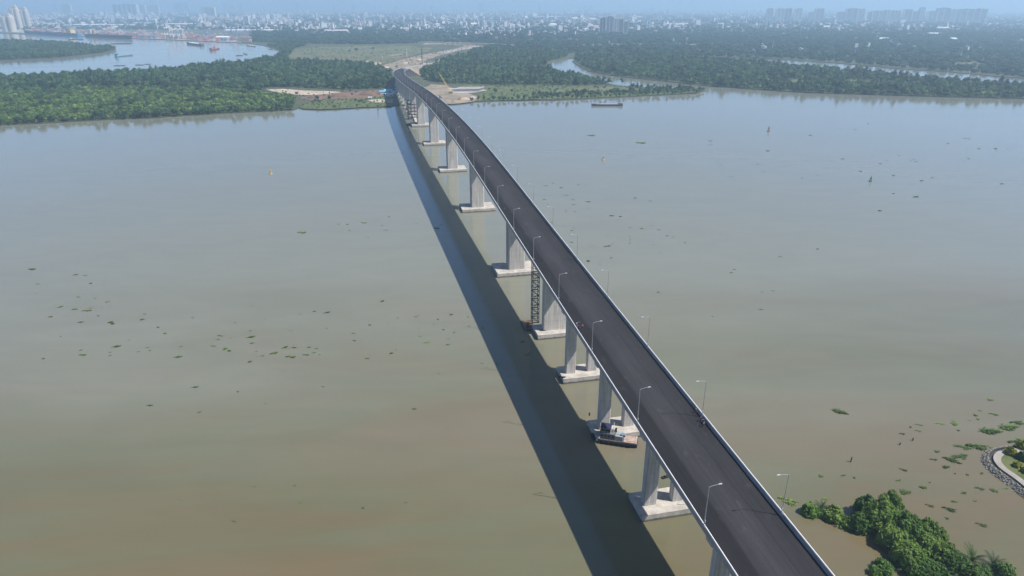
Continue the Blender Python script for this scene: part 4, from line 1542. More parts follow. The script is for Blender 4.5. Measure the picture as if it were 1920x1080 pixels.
MB().lathe((-0.3, -0.6, 3.4), [(0.35, 0), (0.32, 1.6), (0.38, 1.7)], 9).build('funnel', M_black, tug)
for k in range(7):
    for s in (-1, 1):
        mb = MB()
        x = -5 + k * 1.7
        mb.tube([(x + 0.42 * math.cos(a), s * 2.56, 0.75 + 0.42 * math.sin(a)) for a in [j * math.pi / 4 for j in range(9)]], 0.14, 5)
        mb.build('tyre_fender', M_black, tug)
MB().tube([(-7.2, 2.0, 2.5), (-3.4, 2.0, 2.5)], 0.05, 4).tube([(-7.2, -2.0, 2.5), (-3.4, -2.0, 2.5)], 0.05, 4).tube([(-7.3, -2.0, 1.8), (-7.3, -2.0, 2.5), (-7.3, 2.0, 2.5), (-7.3, 2.0, 1.8)], 0.05, 4).build('railing', M_galv, tug)
t = thing('skiff', 'tiny dark skiff floating behind the nearest pier column', 'boat', at(1249, 895), 0.4)
hull(3.0, 1.1, 0.4, 0.35, -0.1).build('hull', M_black, t)
MB().box((-0.6, 0, 0.35), (0.5, 0.9, 0.1)).box((0.3, 0, 0.35), (0.4, 0.9, 0.1)).build('thwart', M_rust, t)


def barge(name, x0, y0, x1, y1, lab, hullc, topc, H=3.0, B=None, cabin=None, cargo=None, cabc=(0.7, 0.7, 0.7)):
    rz_, L_, c_ = heading(x0, y0, x1, y1)
    B = B or max(3.0, L_ * 0.2)
    t_ = thing(name, lab, 'boat', c_, rz_)
    hull(L_, B, H, 0.14, -0.8).build('hull', paint(hullc, 0.6, 0.2), t_)
    MB().box((-L_ * 0.02, 0, H + 0.12), (L_ * 0.74, B * 0.78, 0.3)).build('hatch_cover' if not cargo else 'coaming', paint(topc, 0.7, 0.15), t_)
    if cargo:
        mb_ = MB()
        n_ = 7
        for k_ in range(n_):
            mb_.box((-L_ * 0.30 + k_ * L_ * 0.58 / (n_ - 1), 0, H + 0.2 + B * 0.09), (L_ * 0.085, B * 0.66, B * 0.2), 0, 0.7)
        mb_.build('cargo', paint(cargo, 0.9, 0.2), t_)
    if cabin:
        mb_ = MB().box((-L_ * 0.43, 0, H + cabin / 2), (L_ * 0.10, B * 0.7, cabin))
        h_ = mb_.build('wheelhouse', paint(cabc, 0.6), t_)
        MB().box((-L_ * 0.43, 0, H + cabin * 0.72), (L_ * 0.102, B * 0.72, cabin * 0.25)).build('window_band', M_black, h_)
        MB().box((-L_ * 0.43, 0, H + cabin + 0.12), (L_ * 0.125, B * 0.8, 0.25)).build('roof', paint(cabc, 0.6), h_)
    return t_


barge('river_barge', 1167, 198, 1110, 198, 'long flat grey barge moored off the right spit', (0.10, 0.09, 0.13), (0.28, 0.27, 0.32), 2.3, 9.5, 1.4, None, (0.2, 0.2, 0.24))
barge('cargo_boat', 217, 107, 248, 104, 'teal cargo boat with bright blue wheelhouse in the side river', (0.10, 0.20, 0.24), (0.10, 0.30, 0.36), 2.2, 9, 7, None, (0.10, 0.42, 0.58))
barge('cargo_boat', 380, 86, 351, 83, 'dark ship with long white hatch covers in the side river', (0.05, 0.05, 0.07), (0.75, 0.76, 0.8), 6.0, 14, 5, (0.72, 0.74, 0.8), (0.5, 0.5, 0.5))
barge('cargo_boat', 208, 82.5, 246, 82, 'low brown barge near the wooded island tip', (0.09, 0.06, 0.05), (0.2, 0.15, 0.12), 2.4, 9, 4)
barge('cargo_boat', 131, 74, 156, 74.5, 'dark barge alongside the big blue ship', (0.06, 0.07, 0.09), (0.2, 0.2, 0.2), 2.6, 10, 4)
barge('cargo_boat', 115, 77.5, 131, 77, 'small pale barge behind the wooded island', (0.3, 0.3, 0.3), (0.6, 0.6, 0.6), 2.0, 8, 3)
barge('cargo_boat', 464, 85.5, 479, 88, 'small pale boat near the inlet of the side river', (0.1, 0.1, 0.1), (0.6, 0.6, 0.58), 2.0, 7, 3)
barge('cargo_boat', 443, 104.5, 455, 104.5, 'low dark barge near the wooded point, left of its pair', (0.08, 0.07, 0.07), (0.18, 0.16, 0.14), 1.4, 6, 2)
barge('cargo_boat', 457, 100, 463, 103, 'small dark boat near the wooded point, right of its pair', (0.08, 0.07, 0.07), (0.2, 0.18, 0.16), 1.4, 5, 2)
barge('cargo_boat', 503, 92, 510, 92.5, 'small dark boat at the head of the inlet', (0.08, 0.07, 0.07), (0.3, 0.3, 0.3), 1.4, 6, 3)
barge('cargo_boat', 213, 123.5, 234, 123, 'low dark raft along the wooded shore, leftmost of three', (0.07, 0.06, 0.05), (0.14, 0.12, 0.1), 0.9, 7)
barge('cargo_boat', 254, 122, 270, 122, 'low dark raft along the wooded shore, middle of three', (0.07, 0.06, 0.05), (0.14, 0.12, 0.1), 0.9, 7)
barge('cargo_boat', 272, 120.5, 283, 120.5, 'low dark raft along the wooded shore, rightmost of three', (0.07, 0.06, 0.05), (0.14, 0.12, 0.1), 0.9, 6)
rt = barge('tug_boat', 395, 95, 411, 92, 'red tug boat crossing the side river', (0.10, 0.05, 0.06), (0.45, 0.12, 0.10), 3.0, 9, 5, None, (0.55, 0.14, 0.11))
MB().box((-1.5, 0, 6.5), (10, 6.5, 7)).box((0.5, 0, 11.2), (5, 4.5, 2.8)).build('deckhouse', paint((0.60, 0.17, 0.14)), rt)


def ship(x0, y0, x1, y1, lab, hullc, sup_at, supc, n_crane):
    rz_, L_, c_ = heading(x0, y0, x1, y1)
    B_ = 26.0
    t_ = thing('cargo_ship', lab, 'ship', c_, rz_)
    hull(L_, B_, 12.0, 0.14, -2).build('hull', paint(hullc, 0.6, 0.12), t_)
    MB().box((0, 0, 14.4), (L_ * 0.9, B_ * 0.9, 0.8)).build('deck', paint((0.22, 0.12, 0.10)), t_)
    sx = L_ * sup_at
    h_ = MB().box((sx, 0, 21), (L_ * 0.08, B_ * 0.8, 16)).box((sx, 0, 31), (L_ * 0.06, B_ * 0.9, 4.5)).build('superstructure', paint(supc), t_)
    MB().box((sx, 0, 31.3), (L_ * 0.062, B_ * 0.92, 1.3)).build('window_band', M_black, h_)
    MB().box((sx - math.copysign(L_ * 0.05, -sup_at) * -1, 0, 23), (L_ * 0.03, 8, 18)).build('funnel', paint((0.35, 0.2, 0.06)), t_)
    for k_ in range(n_crane):
        x_ = -math.copysign(1, sup_at) * (-L_ * 0.26 + k_ * L_ * 0.62 / max(1, n_crane - 1))
        MB().tube([(x_, 0, 14), (x_, 0, 32)], 1.2, 6).tube([(x_, 0, 29), (x_ + L_ * 0.10, 0, 36)], 0.7, 5).build('deck_crane', paint((0.55, 0.42, 0.36)), t_)
        MB().box((x_ + L_ * 0.07, 0, 16), (L_ * 0.10, B_ * 0.7, 2.6)).build('hatch_cover', paint((0.30, 0.14, 0.12)), t_)
    return t_


s1 = ship(150, 69, 48, 63.0, 'long bright blue cargo ship with yellow superstructure at the port quay', (0.03, 0.17, 0.38), -0.36, (0.72, 0.55, 0.28), 4)
ship(164, 69, 246, 73.2, 'black hulled cargo ship with white superstructure berthed at the quay', (0.025, 0.035, 0.06), -0.38, (0.75, 0.73, 0.7), 4)

# ------------------------------------------------------------------ steel stair tower at the pier with the single wall
c, a, al = frame(277.7)
ap = at(1003, 604, 2.3)
rz = math.atan2(a.y, a.x)
tw = thing('stair_tower', 'tall black steel scaffold stair tower beside the wide pier wall under the bridge', 'scaffold', (ap.x, ap.y, 2.3), rz)
HT = bridge_top(ap.y) - 2.3 + 0.2
for sx, sy in ((-1.5, -1.3), (1.5, -1.3), (1.5, 1.3), (-1.5, 1.3)):
    MB().tube([(sx, sy, 0), (sx, sy, HT if sx < 0 else HT - 2.6)], 0.17, 5).build('leg', M_black, tw)
nl = int((HT - 3) / 2.2)
for k in range(nl + 1):
    z = 0.3 + k * 2.2
    mb = MB()
    for p, q in (((-1.5, -1.3), (1.5, -1.3)), ((1.5, -1.3), (1.5, 1.3)), ((1.5, 1.3), (-1.5, 1.3)), ((-1.5, 1.3), (-1.5, -1.3))):
        mb.tube([(p[0], p[1], z), (q[0], q[1], z)], 0.12, 4)
    mb.box((0, 0.9 if k % 2 else -0.9, z), (2.6, 0.7, 0.06))
    mb.build('landing', M_black, tw)
    if k < nl:
        s = 1 if k % 2 else -1
        MB().tube([(-1.3 * s, 0.55, z), (1.3 * s, 0.55, z + 2.2)], 0.08, 4).tube([(-1.3 * s, -0.05, z), (1.3 * s, -0.05, z + 2.2)], 0.08, 4).build('stair_flight', M_black, tw)
        MB().tube([(-1.5, -1.3, z), (1.5, -1.3, z + 2.2)] if s > 0 else [(1.5, -1.3, z), (-1.5, -1.3, z + 2.2)], 0.07, 4).tube([(-1.5, -1.3, z), (-1.5, 1.3, z + 2.2)], 0.06, 4).build('brace', M_black, tw)
# working float under the stair tower
fp = at(1000, 611, 0.0)
fl = thing('work_float', 'small dark steel float with clutter at the foot of the stair tower', 'float', (fp.x - 1.0, fp.y, 0), rz)
MB().box((-1.6, 0, 0.35), (5.0, 9.5, 0.9)).build('pontoon', M_rust, fl)
MB().box((-2.2, -2, 1.0), (0.8, 1.2, 0.5), 0.3).box((-1.2, 1.6, 0.95), (1.0, 0.7, 0.4), 0.8).build('crate', M_black, fl)
MB().tube([(-3.8, -4.4, 0.8), (-3.8, -4.4, 1.9), (-3.8, 4.4, 1.9), (-3.8, 4.4, 0.8)], 0.05, 4).build('railing', M_galv, fl)
# things lying on the pile caps
for x, y, lab in ((1018, 620, 'dark coil of gear lying on the cap of the wide pier wall'), (1281, 945, 'pale plank lying on the cap of the nearest pier'), (1105, 779, 'little dark bollard on the corner of the second pier cap'), (1054, 708, 'dark gear hanging at the corner of the third pier cap')):
    p = at(x, y, 2.3)
    o = MB()
    if 'plank' in lab:
        o.box((0, 0, 0.12), (3.2, 0.5, 0.2), 0.05).box((0.3, 0.5, 0.1), (2.6, 0.3, 0.14), 0.02)
        m_ = M_conc
    elif 'bollard' in lab:
        o.lathe((0, 0, 0), [(0.3, 0), (0.25, 0.1), (0.22, 0.8), (0.35, 0.9), (0.3, 1.05)], 10)
        m_ = M_black
    else:
        for k in range(5):
            o.tube([(math.cos(j * 0.7 + k) * (0.7 + 0.2 * k), math.sin(j * 0.7 + k) * 0.4, 0.1 + 0.05 * k) for j in range(10)], 0.09, 4)
        m_ = M_black
    ob = o.build('site_gear', m_)
    ob.location = p
    tag(ob, lab, 'site gear')


# ------------------------------------------------------------------ people and motorbikes on the deck
def person(p, rz, shirt, trousers, lab, pose='stand', helmet=(0.05, 0.05, 0.06)):
    t_ = thing('person', lab, 'person', p, rz)
    J = dict(pel=(0, 0, 0.95), spine=(0, 0.01, 1.15), chest=(0, 0.02, 1.35), neck=(0, 0.02, 1.5), head=(0, 0.03, 1.62), crown=(0, 0.03, 1.72),
             lh=(-0.10, 0, 0.9), lk=(-0.11, 0.02, 0.5), la=(-0.11, -0.02, 0.08), lt=(-0.11, 0.14, 0.03), rh=(0.10, 0, 0.9), rk=(0.12, 0.05, 0.5), ra=(0.13, 0.0, 0.08), rt=(0.13, 0.16, 0.03),
             ls=(-0.19, 0.02, 1.42), le=(-0.25, 0.03, 1.15), lw=(-0.24, 0.12, 0.92), lf=(-0.23, 0.15, 0.82), rs=(0.19, 0.02, 1.42), re=(0.26, 0.05, 1.16), rw=(0.22, 0.24, 1.02), rf=(0.20, 0.32, 1.0))
    if pose == 'lean':
        for k_ in ('chest', 'neck', 'head', 'crown', 'ls', 'rs'):
            x_, y_, z_ = J[k_]
            J[k_] = (x_, y_ + (z_ - 0.95) * 0.45, 0.95 + (z_ - 0.95) * 0.9)
        J.update(le=(-0.26, 0.38, 1.08), lw=(-0.22, 0.55, 1.02), lf=(-0.2, 0.62, 1.0), re=(0.26, 0.38, 1.08), rw=(0.22, 0.55, 1.02), rf=(0.2, 0.62, 1.0))
    E_ = [('pel', 'spine'), ('spine', 'chest'), ('chest', 'neck'), ('neck', 'head'), ('head', 'crown'), ('pel', 'lh'), ('lh', 'lk'), ('lk', 'la'), ('la', 'lt'), ('pel', 'rh'), ('rh', 'rk'), ('rk', 'ra'), ('ra', 'rt'),
          ('chest', 'ls'), ('ls', 'le'), ('le', 'lw'), ('lw', 'lf'), ('chest', 'rs'), ('rs', 're'), ('re', 'rw'), ('rw', 'rf')]
    rad = dict(pel=.13, spine=.12, chest=.14, neck=.055, head=.095, crown=.07, lh=.085, lk=.058, la=.04, lt=.035, rh=.085, rk=.058, ra=.04, rt=.035, ls=.06, le=.042, lw=.032, lf=.03, rs=.06, re=.042, rw=.032, rf=.03)
    ks = list(J)
    me_ = bpy.data.meshes.new('body')
    me_.from_pydata([J[k_] for k_ in ks], [(ks.index(i_), ks.index(j_)) for i_, j_ in E_], [])
    me_.materials.append(mat('skin', (0.42, 0.26, 0.17), 0.6, 0.05, 5))
    b_ = link('body', me_, t_)
    b_.modifiers.new('skin', 'SKIN')
    for i_, k_ in enumerate(ks):
        me_.skin_vertices[0].data[i_].radius = (rad[k_], rad[k_])
        me_.skin_vertices[0].data[i_].use_root = (k_ == 'pel')
    sb = b_.modifiers.new('sub', 'SUBSURF')
    sb.levels = sb.render_levels = 1
    V_ = {k_: Vector(v_) for k_, v_ in J.items()}
    MB().tube([V_['pel'] - Vector((0, 0, 0.05)), V_['spine'], V_['chest'], V_['neck'] - Vector((0, 0, 0.03))], [0.175, 0.17, 0.2, 0.09], 10).tube([V_['ls'], V_['le']], [0.085, 0.065], 7).tube([V_['rs'], V_['re']], [0.085, 0.065], 7).build('shirt', paint(shirt, 0.85), t_, True)
    MB().tube([V_['lh'] + Vector((0, 0, 0.08)), V_['lk'], V_['la']], [0.125, 0.085, 0.07], 8).tube([V_['rh'] + Vector((0, 0, 0.08)), V_['rk'], V_['ra']], [0.125, 0.085, 0.07], 8).build('trousers', paint(trousers, 0.85), t_, True)
    hd = V_['head'] + Vector((0, 0, 0.02))
    MB().lathe(hd, [(0.125, -0.03), (0.135, 0.03), (0.11, 0.11), (0.05, 0.15), (0.01, 0.155)], 10).build('helmet', paint(helmet, 0.4), t_, True)
    return t_


def motorbike(p, rz, col, lab):
    t_ = thing('motorbike', lab, 'motorbike', p, rz)
    for x_ in (-0.62, 0.62):
        mb_ = MB().tube([(x_ + 0.27 * math.cos(k_ * math.pi / 6), 0, 0.30 + 0.27 * math.sin(k_ * math.pi / 6)) for k_ in range(13)], 0.05, 6)
        w_ = mb_.build('wheel', M_black, t_)
        MB().tube([(x_, -0.06, 0.30), (x_, 0.06, 0.30)], 0.2, 10).build('rim', M_galv, w_)
    MB().box((0.0, 0, 0.5), (0.6, 0.24, 0.34), 0, 0.8).tube([(0.62, 0, 0.3), (0.45, 0, 0.95)], 0.05, 6).box((0.36, 0, 0.75), (0.3, 0.3, 0.4), 0, 0.7).box((-0.5, 0, 0.62), (0.6, 0.2, 0.16)).build('body', paint(col, 0.35), t_)
    MB().box((-0.25, 0, 0.80), (0.75, 0.26, 0.12), 0, 0.85).build('seat', M_black, t_)
    MB().tube([(0.40, -0.34, 1.03), (0.47, 0, 0.98), (0.40, 0.34, 1.03)], 0.025, 5).build('handlebar', M_galv, t_)
    MB().lathe((0.55, 0, 0.82), [(0.02, -0.02), (0.09, 0.0), (0.06, 0.12)], 8).build('headlight', M_lampwhite, t_)
    return t_


def on_deck(y, s):
    c_, a_, al_ = frame(y)
    return c_ + a_ * s + Vector((0, 0, 0.01)), math.atan2(al_.y, al_.x)


p, h = on_deck(159.5, 8.6)
motorbike(p, h, (0.03, 0.03, 0.04), 'black motorbike parked against the right parapet of the deck')
p, h = on_deck(160.6, 8.3); person(p, h, (0.05, 0.05, 0.07), (0.03, 0.03, 0.05), 'person in dark clothes by the black motorbike at the right parapet')
p, h = on_deck(164.4, 8.9); person(p, h - 1.6, (0.08, 0.08, 0.10), (0.04, 0.04, 0.05), 'person in dark clothes leaning at the right parapet, beyond the motorbike', 'lean')
p, h = on_deck(158.2, 8.0); person(p, h + 2.0, (0.14, 0.14, 0.2), (0.05, 0.05, 0.06), 'person in a grey shirt nearest the camera by the right parapet')
p, h = on_deck(219.0, -8.4); motorbike(p, h + 0.5, (0.3, 0.03, 0.03), 'red motorbike standing by the left parapet of the deck')
p, h = on_deck(220.4, -8.7); person(p, h, (0.55, 0.55, 0.6), (0.05, 0.06, 0.12), 'person in a white shirt by the red motorbike at the left parapet')
p, h = on_deck(218.5, -7.2); person(p, h + 1.2, (0.5, 0.2, 0.2), (0.05, 0.05, 0.06), 'person in a pink shirt beside the red motorbike')
p, h = on_deck(221.2, -7.5); motorbike(p, h - 0.3, (0.05, 0.06, 0.1), 'dark blue motorbike behind the red one at the left parapet')
p, h = on_deck(280.5, -8.9); person(p, h + 1.5, (0.05, 0.05, 0.06), (0.03, 0.03, 0.03), 'person in black at the left parapet above the stair tower', 'lean')
p, h = on_deck(349, -7.6); person(p, h, (0.08, 0.09, 0.1), (0.03, 0.03, 0.03), 'person in dark clothes alone on the far part of the deck')

# ------------------------------------------------------------------ building site around the far end of the bridge
def shed(x, y, w, d, h, rz, roofc, wallc, lab, name='shed'):
    t_ = thing(name, lab, 'shed', at(x, y, LZ), rz)
    MB().box((0, 0, h / 2), (w, d, h)).build('wall', paint(wallc, 0.8), t_)
    mb_ = MB()
    ov = 0.6
    mb_.add([(-w / 2 - ov, -d / 2 - ov, h), (w / 2 + ov, -d / 2 - ov, h), (w / 2 + ov, 0, h + d * 0.18), (-w / 2 - ov, 0, h + d * 0.18), (-w / 2 - ov, d / 2 + ov, h), (w / 2 + ov, d / 2 + ov, h)],
            [(0, 1, 2, 3), (3, 2, 5, 4), (0, 3, 4), (1, 5, 2)])
    mb_.build('roof', paint(roofc, 0.5), t_)
    MB().box((w * 0.2, -d / 2 - 0.02, h * 0.4), (w * 0.15, 0.06, h * 0.7)).build('door', paint((0.12, 0.12, 0.12)), t_)
    return t_


for i, (x, y, w, d, h, rz, rc, lab) in enumerate((
        (719, 176, 12, 9, 4, 0.25, (0.12, 0.42, 0.62), 'blue roofed site shed at the left end of the shed row'),
        (728, 174, 13, 9, 4.5, 0.25, (0.16, 0.50, 0.72), 'bright blue roofed site shed in the middle of the shed row'),
        (730, 180, 12, 7, 3.5, 0.25, (0.45, 0.62, 0.70), 'pale blue roofed site shed in front of the shed row'),
        (741, 176, 11, 9, 4, 0.25, (0.14, 0.44, 0.64), 'blue roofed site shed in the bridge shadow'),
        (694, 186, 5, 4, 3, 0.1, (0.7, 0.7, 0.68), 'little white cabin on the sand of the left bank'),
        (795, 121, 7, 5, 3, 0.3, (0.7, 0.7, 0.7), 'white site cabin beside the far end of the bridge'))):
    shed(x, y, w, d, h, rz, rc, (0.5, 0.52, 0.55), lab)

# girders stored on trestles in the casting yard
for k in range(8):
    p = at(876, 170.5, LZ)
    t = thing('stored_girder', 'pale concrete girder in the casting yard, ' + (ORD[k] + ' row from the river' if k else 'row nearest the river'), 'girder', (p.x - 2 + k * 1.5, p.y - 8 + k * 4.5, LZ + 0.2), 0.10)
    MB().box((0, 0, 3.0), (46, 2.2, 1.6)).box((0, 0, 3.9), (46, 3.0, 0.25)).build('beam', M_cap, t)
    for j in range(12):
        MB().box((-21 + j * 3.8, 0, 1.1), (0.7, 2.0, 2.2)).build('trestle', M_girder, t)


def boom_crane(x, y, tipx, tipy, col, lab):
    p_ = at(x, y, LZ)
    t_ = thing('crawler_crane', lab, 'crane', p_)
    for s_ in (-1, 1):
        MB().box((0, s_ * 2.2, 0.7), (7, 1.0, 1.4), 0, 0.85).build('track', M_black, t_)
    MB().box((0, 0, 2.4), (6.5, 3.6, 2.0)).box((1.8, 1.2, 3.6), (2, 1.4, 1.6)).build('cab', paint(col), t_)
    k_ = mpp(p_)
    tip_ = Vector(((tipx - x) * k_, 6.0, (y - tipy) * k_ * 1.02))
    mb_ = MB()
    w_ = 0.85
    for sx, sy in ((-1, -1), (1, -1), (1, 1), (-1, 1)):
        mb_.tube([(sx * w_ * 0.5, sy * w_ * 0.5, 2.5), Vector((sx * w_, sy * w_, 3)).lerp(tip_, 0.12) + Vector((sx * 0.3, sy * 0.3, 0)), tip_], [0.16, 0.2, 0.14], 4)
    for j in range(1, 22):
        q0, q1 = Vector((0, 0, 2.5)).lerp(tip_, j / 23), Vector((0, 0, 2.5)).lerp(tip_, (j + 1) / 23)
        s_ = w_ * (1 - j / 24)
        mb_.tube([q0 + Vector((-s_, -s_, 0)), q1 + Vector((s_, -s_, 0))], 0.1, 4)
        mb_.tube([q0 + Vector((s_, s_, 0)), q1 + Vector((-s_, s_, 0))], 0.1, 4)
    mb_.build('boom', paint(col), t_)
    MB().tube([tip_, tip_ + Vector((0.2, 0, -tip_.z * 0.55))], 0.06, 4).build('hoist_rope', M_black, t_)


boom_crane(845, 175, 821, 136, (0.55, 0.34, 0.08), 'yellow crawler crane with a long slanting boom right of the bridge')
# lattice mast (piling rig) beyond the bridge end
p = at(792, 122, LZ)
t = thing('piling_rig', 'tall thin dark lattice piling mast standing beyond the bridge end', 'piling rig', p)
mb = MB()
for sx, sy in ((-1, -1), (1, -1), (1, 1), (-1, 1)):
    mb.tube([(sx * 0.9, sy * 0.9, 0), (sx * 0.6, sy * 0.6, 42)], 0.28, 4)
for j in range(20):
    mb.tube([(-0.9, -0.9, j * 2.1), (0.9, -0.9, j * 2.1 + 2.1)], 0.14, 4)
    mb.tube([(0.9, 0.9, j * 2.1), (-0.9, 0.9, j * 2.1 + 2.1)], 0.14, 4)
mb.build('mast', M_black, t)
MB().box((-3, 0, 1.8), (8, 4, 3), 0, 0.9).build('carrier', M_rust, t)
MB().tube([(-4.5, 0, 2.5), (0, 0, 22)], 0.2, 5).build('back_stay', M_black, t)


def digger(x, y, col, lab, rz):
    t_ = thing('excavator', lab, 'excavator', at(x, y, LZ + 0.2), rz)
    for s_ in (-1, 1):
        MB().box((0, s_ * 1.2, 0.5), (4, 0.7, 1.0), 0, 0.85).build('track', M_black, t_)
    MB().box((-0.3, 0, 1.7), (3.4, 2.6, 1.2)).build('cab_base', paint(col), t_)
    MB().box((0.7, 0.7, 2.8), (1.5, 1.1, 1.3), 0, 0.85).build('cab', M_black, t_)
    MB().tube([(1.2, -0.4, 2.0), (4.2, -0.4, 4.6), (6.4, -0.4, 3.4)], [0.35, 0.3, 0.22], 5).build('boom', paint(col), t_)
    MB().tube([(6.4, -0.4, 3.4), (6.0, -0.4, 0.9)], [0.22, 0.3], 5).box((5.9, -0.4, 0.7), (0.9, 0.9, 0.8)).build('bucket', M_rust, t_)


for x, y, c_, lab, r_ in ((862, 186, (0.55, 0.36, 0.05), 'yellow excavator on the site bank right of the bridge', 0.4), (826, 184, (0.05, 0.10, 0.35), 'dark blue excavator between the bridge and the crane', 2.0), (770, 113, (0.5, 0.32, 0.06), 'yellow excavator on the approach earthworks, nearer one', 1.0),
                          (812, 101, (0.5, 0.25, 0.06), 'orange excavator further along the approach earthworks', 2.6), (735, 110, (0.6, 0.6, 0.6), 'pale excavator at the edge of the dry field', 0.2)):
    digger(x, y, c_, lab, r_)
# heaps and gear on the site
for k, (x, y, w, h, mt, lab) in enumerate(((872, 187, 20, 3.5, M_sand, 'pale spoil heap at the site waterline right of the bridge'), (885, 184, 14, 3, M_sand, 'spoil heap at the right end of the site bank'), (852, 190, 12, 2.5, M_earth, 'brown spoil heap closest to the bridge on the right bank'),
                                           (640, 181, 40, 6, M_redearth, 'long red earth mound on the left bank'), (690, 178, 34, 6, M_redearth, 'red earth mound left of the blue sheds'), (590, 184, 26, 4, M_redearth, 'low red earth mound beside the lone tree'),
                                           (760, 119, 22, 4, M_sand, 'sand heap beside the approach road, nearer one'), (785, 113, 24, 4, M_sand, 'sand heap beside the approach road, further one'), (722, 127, 26, 3.0, M_sand, 'pale sand heap left of the bridge end'))):
    mb = MB()
    n = 14
    o = len(mb.v)
    for j, (rr, zz) in enumerate(((1.0, -0.2), (0.8, 0.35), (0.5, 0.8), (0.15, 1.0))):
        for i in range(n):
            g = 2 * math.pi * i / n
            q = rr * w / 2 * random.uniform(0.85, 1.15)
            mb.v.append((math.cos(g) * q, math.sin(g) * q * 0.6, zz * h * random.uniform(0.85, 1.1)))
    for j in range(3):
        for i in range(n):
            a_, b_ = j * n + i, j * n + (i + 1) % n
            mb.f.append((a_, b_, b_ + n, a_ + n)); mb.mi.append(0)
    mb.f.append(tuple(3 * n + i for i in range(n))); mb.mi.append(0)
    ob = mb.build('spoil_heap', mt, None, True)
    ob.location = at(x, y, LZ)
    tag(ob, lab, 'heap')
# lorries and stacks of material on the earthworks
for k in range(16):
    y = 1520 + k * 34 + random.uniform(-8, 8)
    c, a, al = frame(y)
    s = random.choice((-1, 1)) * random.uniform(14, 30)
    p = c + a * s
    col = random.choice(((0.6, 0.6, 0.62), (0.5, 0.3, 0.1), (0.15, 0.25, 0.4), (0.55, 0.5, 0.45), (0.4, 0.12, 0.08)))
    t = thing('site_lorry', 'small lorry among the earthworks of the approach road', 'lorry', (p.x, p.y, LZ + 0.2), math.atan2(al.y, al.x) + random.uniform(-.4, .4), 'lorries on the approach earthworks')
    MB().box((2.9, 0, 1.6), (1.8, 2.3, 2.2), 0, 0.92).build('cab', paint(col), t)
    MB().box((-0.9, 0, 1.7), (5.4, 2.4, 1.7)).build('tipper_body', paint((0.4, 0.33, 0.27)), t)
    for wx in (2.6, -1.2, -2.6):
        MB().tube([(wx, -1.2, 0.5), (wx, 1.2, 0.5)], 0.5, 8).build('wheel', M_black, t)

# working jetty, barge and scaffolds by the far piers on the left
jp = [at(772, 205, 2.0), at(776, 216, 2.0), at(781, 229, 2.0)]
t = thing('work_jetty', 'narrow pale working jetty running along the far piers, left of the bridge', 'jetty', (0, 0, 0))
for i in range(len(jp) - 1):
    d = jp[i + 1] - jp[i]
    mb = MB()
    mb.box((jp[i] + jp[i + 1]) / 2 + Vector((0, 0, 0.2)), (d.length, 3.4, 0.4), math.atan2(d.y, d.x))
    mb.build('deck', M_conc, t)
    for k in range(8):
        q = jp[i].lerp(jp[i + 1], (k + 0.5) / 8)
        MB().tube([(q.x, q.y, -1), (q.x, q.y, 2.0)], 0.35, 6).build('pile', M_rust, t)
p = at(779, 234.5, 0)
t = thing('work_barge', 'cluttered dark working barge at the foot of the fifth wall pier', 'barge', p, 0.1)
hull(22, 9, 1.6, 0.1).build('hull', M_black, t)
MB().box((-4, 0, 2.8), (5, 5, 2.4)).build('cabin', paint((0.5, 0.5, 0.5)), t)
MB().box((5, 1, 2.4), (4, 3, 1.6), 0.3).box((1, -2, 2.1), (3, 2, 1), 0.7).box((7.5, -2, 2.2), (2, 2, 1.2)).build('crate', M_rust, t)
MB().tube([(3, 0, 1.6), (3, 0, 8), (9, 0, 11)], 0.3, 5).build('derrick', M_rust, t)
for k, (x, y, h, lab) in enumerate(((771, 222, 20, 'dark steel scaffold frame around the far pier, nearest one'), (769, 213, 18, 'dark steel scaffold frame around the far pier, middle one'), (766, 205, 15, 'dark steel scaffold frame around the far pier, furthest one'))):
    p = at(x + 4, y, 1.0)
    t = thing('pier_scaffold', lab, 'scaffold', (p.x, p.y, 1.0), 0.24)
    for sx in (-6, -2, 2, 6):
        for sy in (-3, 3):
            MB().tube([(sx, sy, -1.5), (sx, sy, h)], 0.22, 5).build('leg', M_black, t)
    for z in np.arange(0.6, h, 4.2):
        MB().box((0, 0, z), (13, 7, 0.35)).build('platform', M_rust, t)

# ------------------------------------------------------------------ billboards, masts and viaduct on the right
for x, yb, ytop, w, h, col, lab in ((1603, 102, 86, 9, 11, (0.8, 0.8, 0.8), 'white billboard on a tall pole behind the right channel, left of its pair'), (1627, 97, 84, 6, 11, (0.8, 0.8, 0.8), 'narrow white billboard on a pole, right of its pair'),
                                    (1262, 86, 75, 7, 10, (0.8, 0.8, 0.8), 'white billboard on a pole beside the highway'), (1287, 84, 73, 9, 10, (0.75, 0.45, 0.5), 'pink billboard on a tall pole beside the highway'),
                                    (1814, 99, 91, 5, 9, (0.8, 0.8, 0.8), 'white billboard far right in the woodland'), (1142, 83, 79, 3, 6, (0.8, 0.8, 0.8), 'small white sign by the highway bend'),
                                    (719, 60, 50, 14, 16, (0.80, 0.82, 0.8), 'large white billboard in front of the town above the dry field')):
    p = at(x, yb, LZ)
    t = thing('billboard', lab, 'billboard', p, random.uniform(-0.3, 0.3))
    H_ = (yb - ytop) * mpp(p)
    MB().tube([(0, 0, 0), (0, 0, H_)], [0.6, 0.45], 7).build('pole', M_galv, t)
    b_ = MB().box((0, -0.7, H_), (w, 0.7, h)).build('panel', paint(col), t)
    MB().box((0, -0.2, H_ - h * 0.52), (w * 1.02, 1.2, 0.4)).box((0, -0.2, H_ + h * 0.5), (w * 1.02, 1.2, 0.4)).build('frame', M_galv, b_)
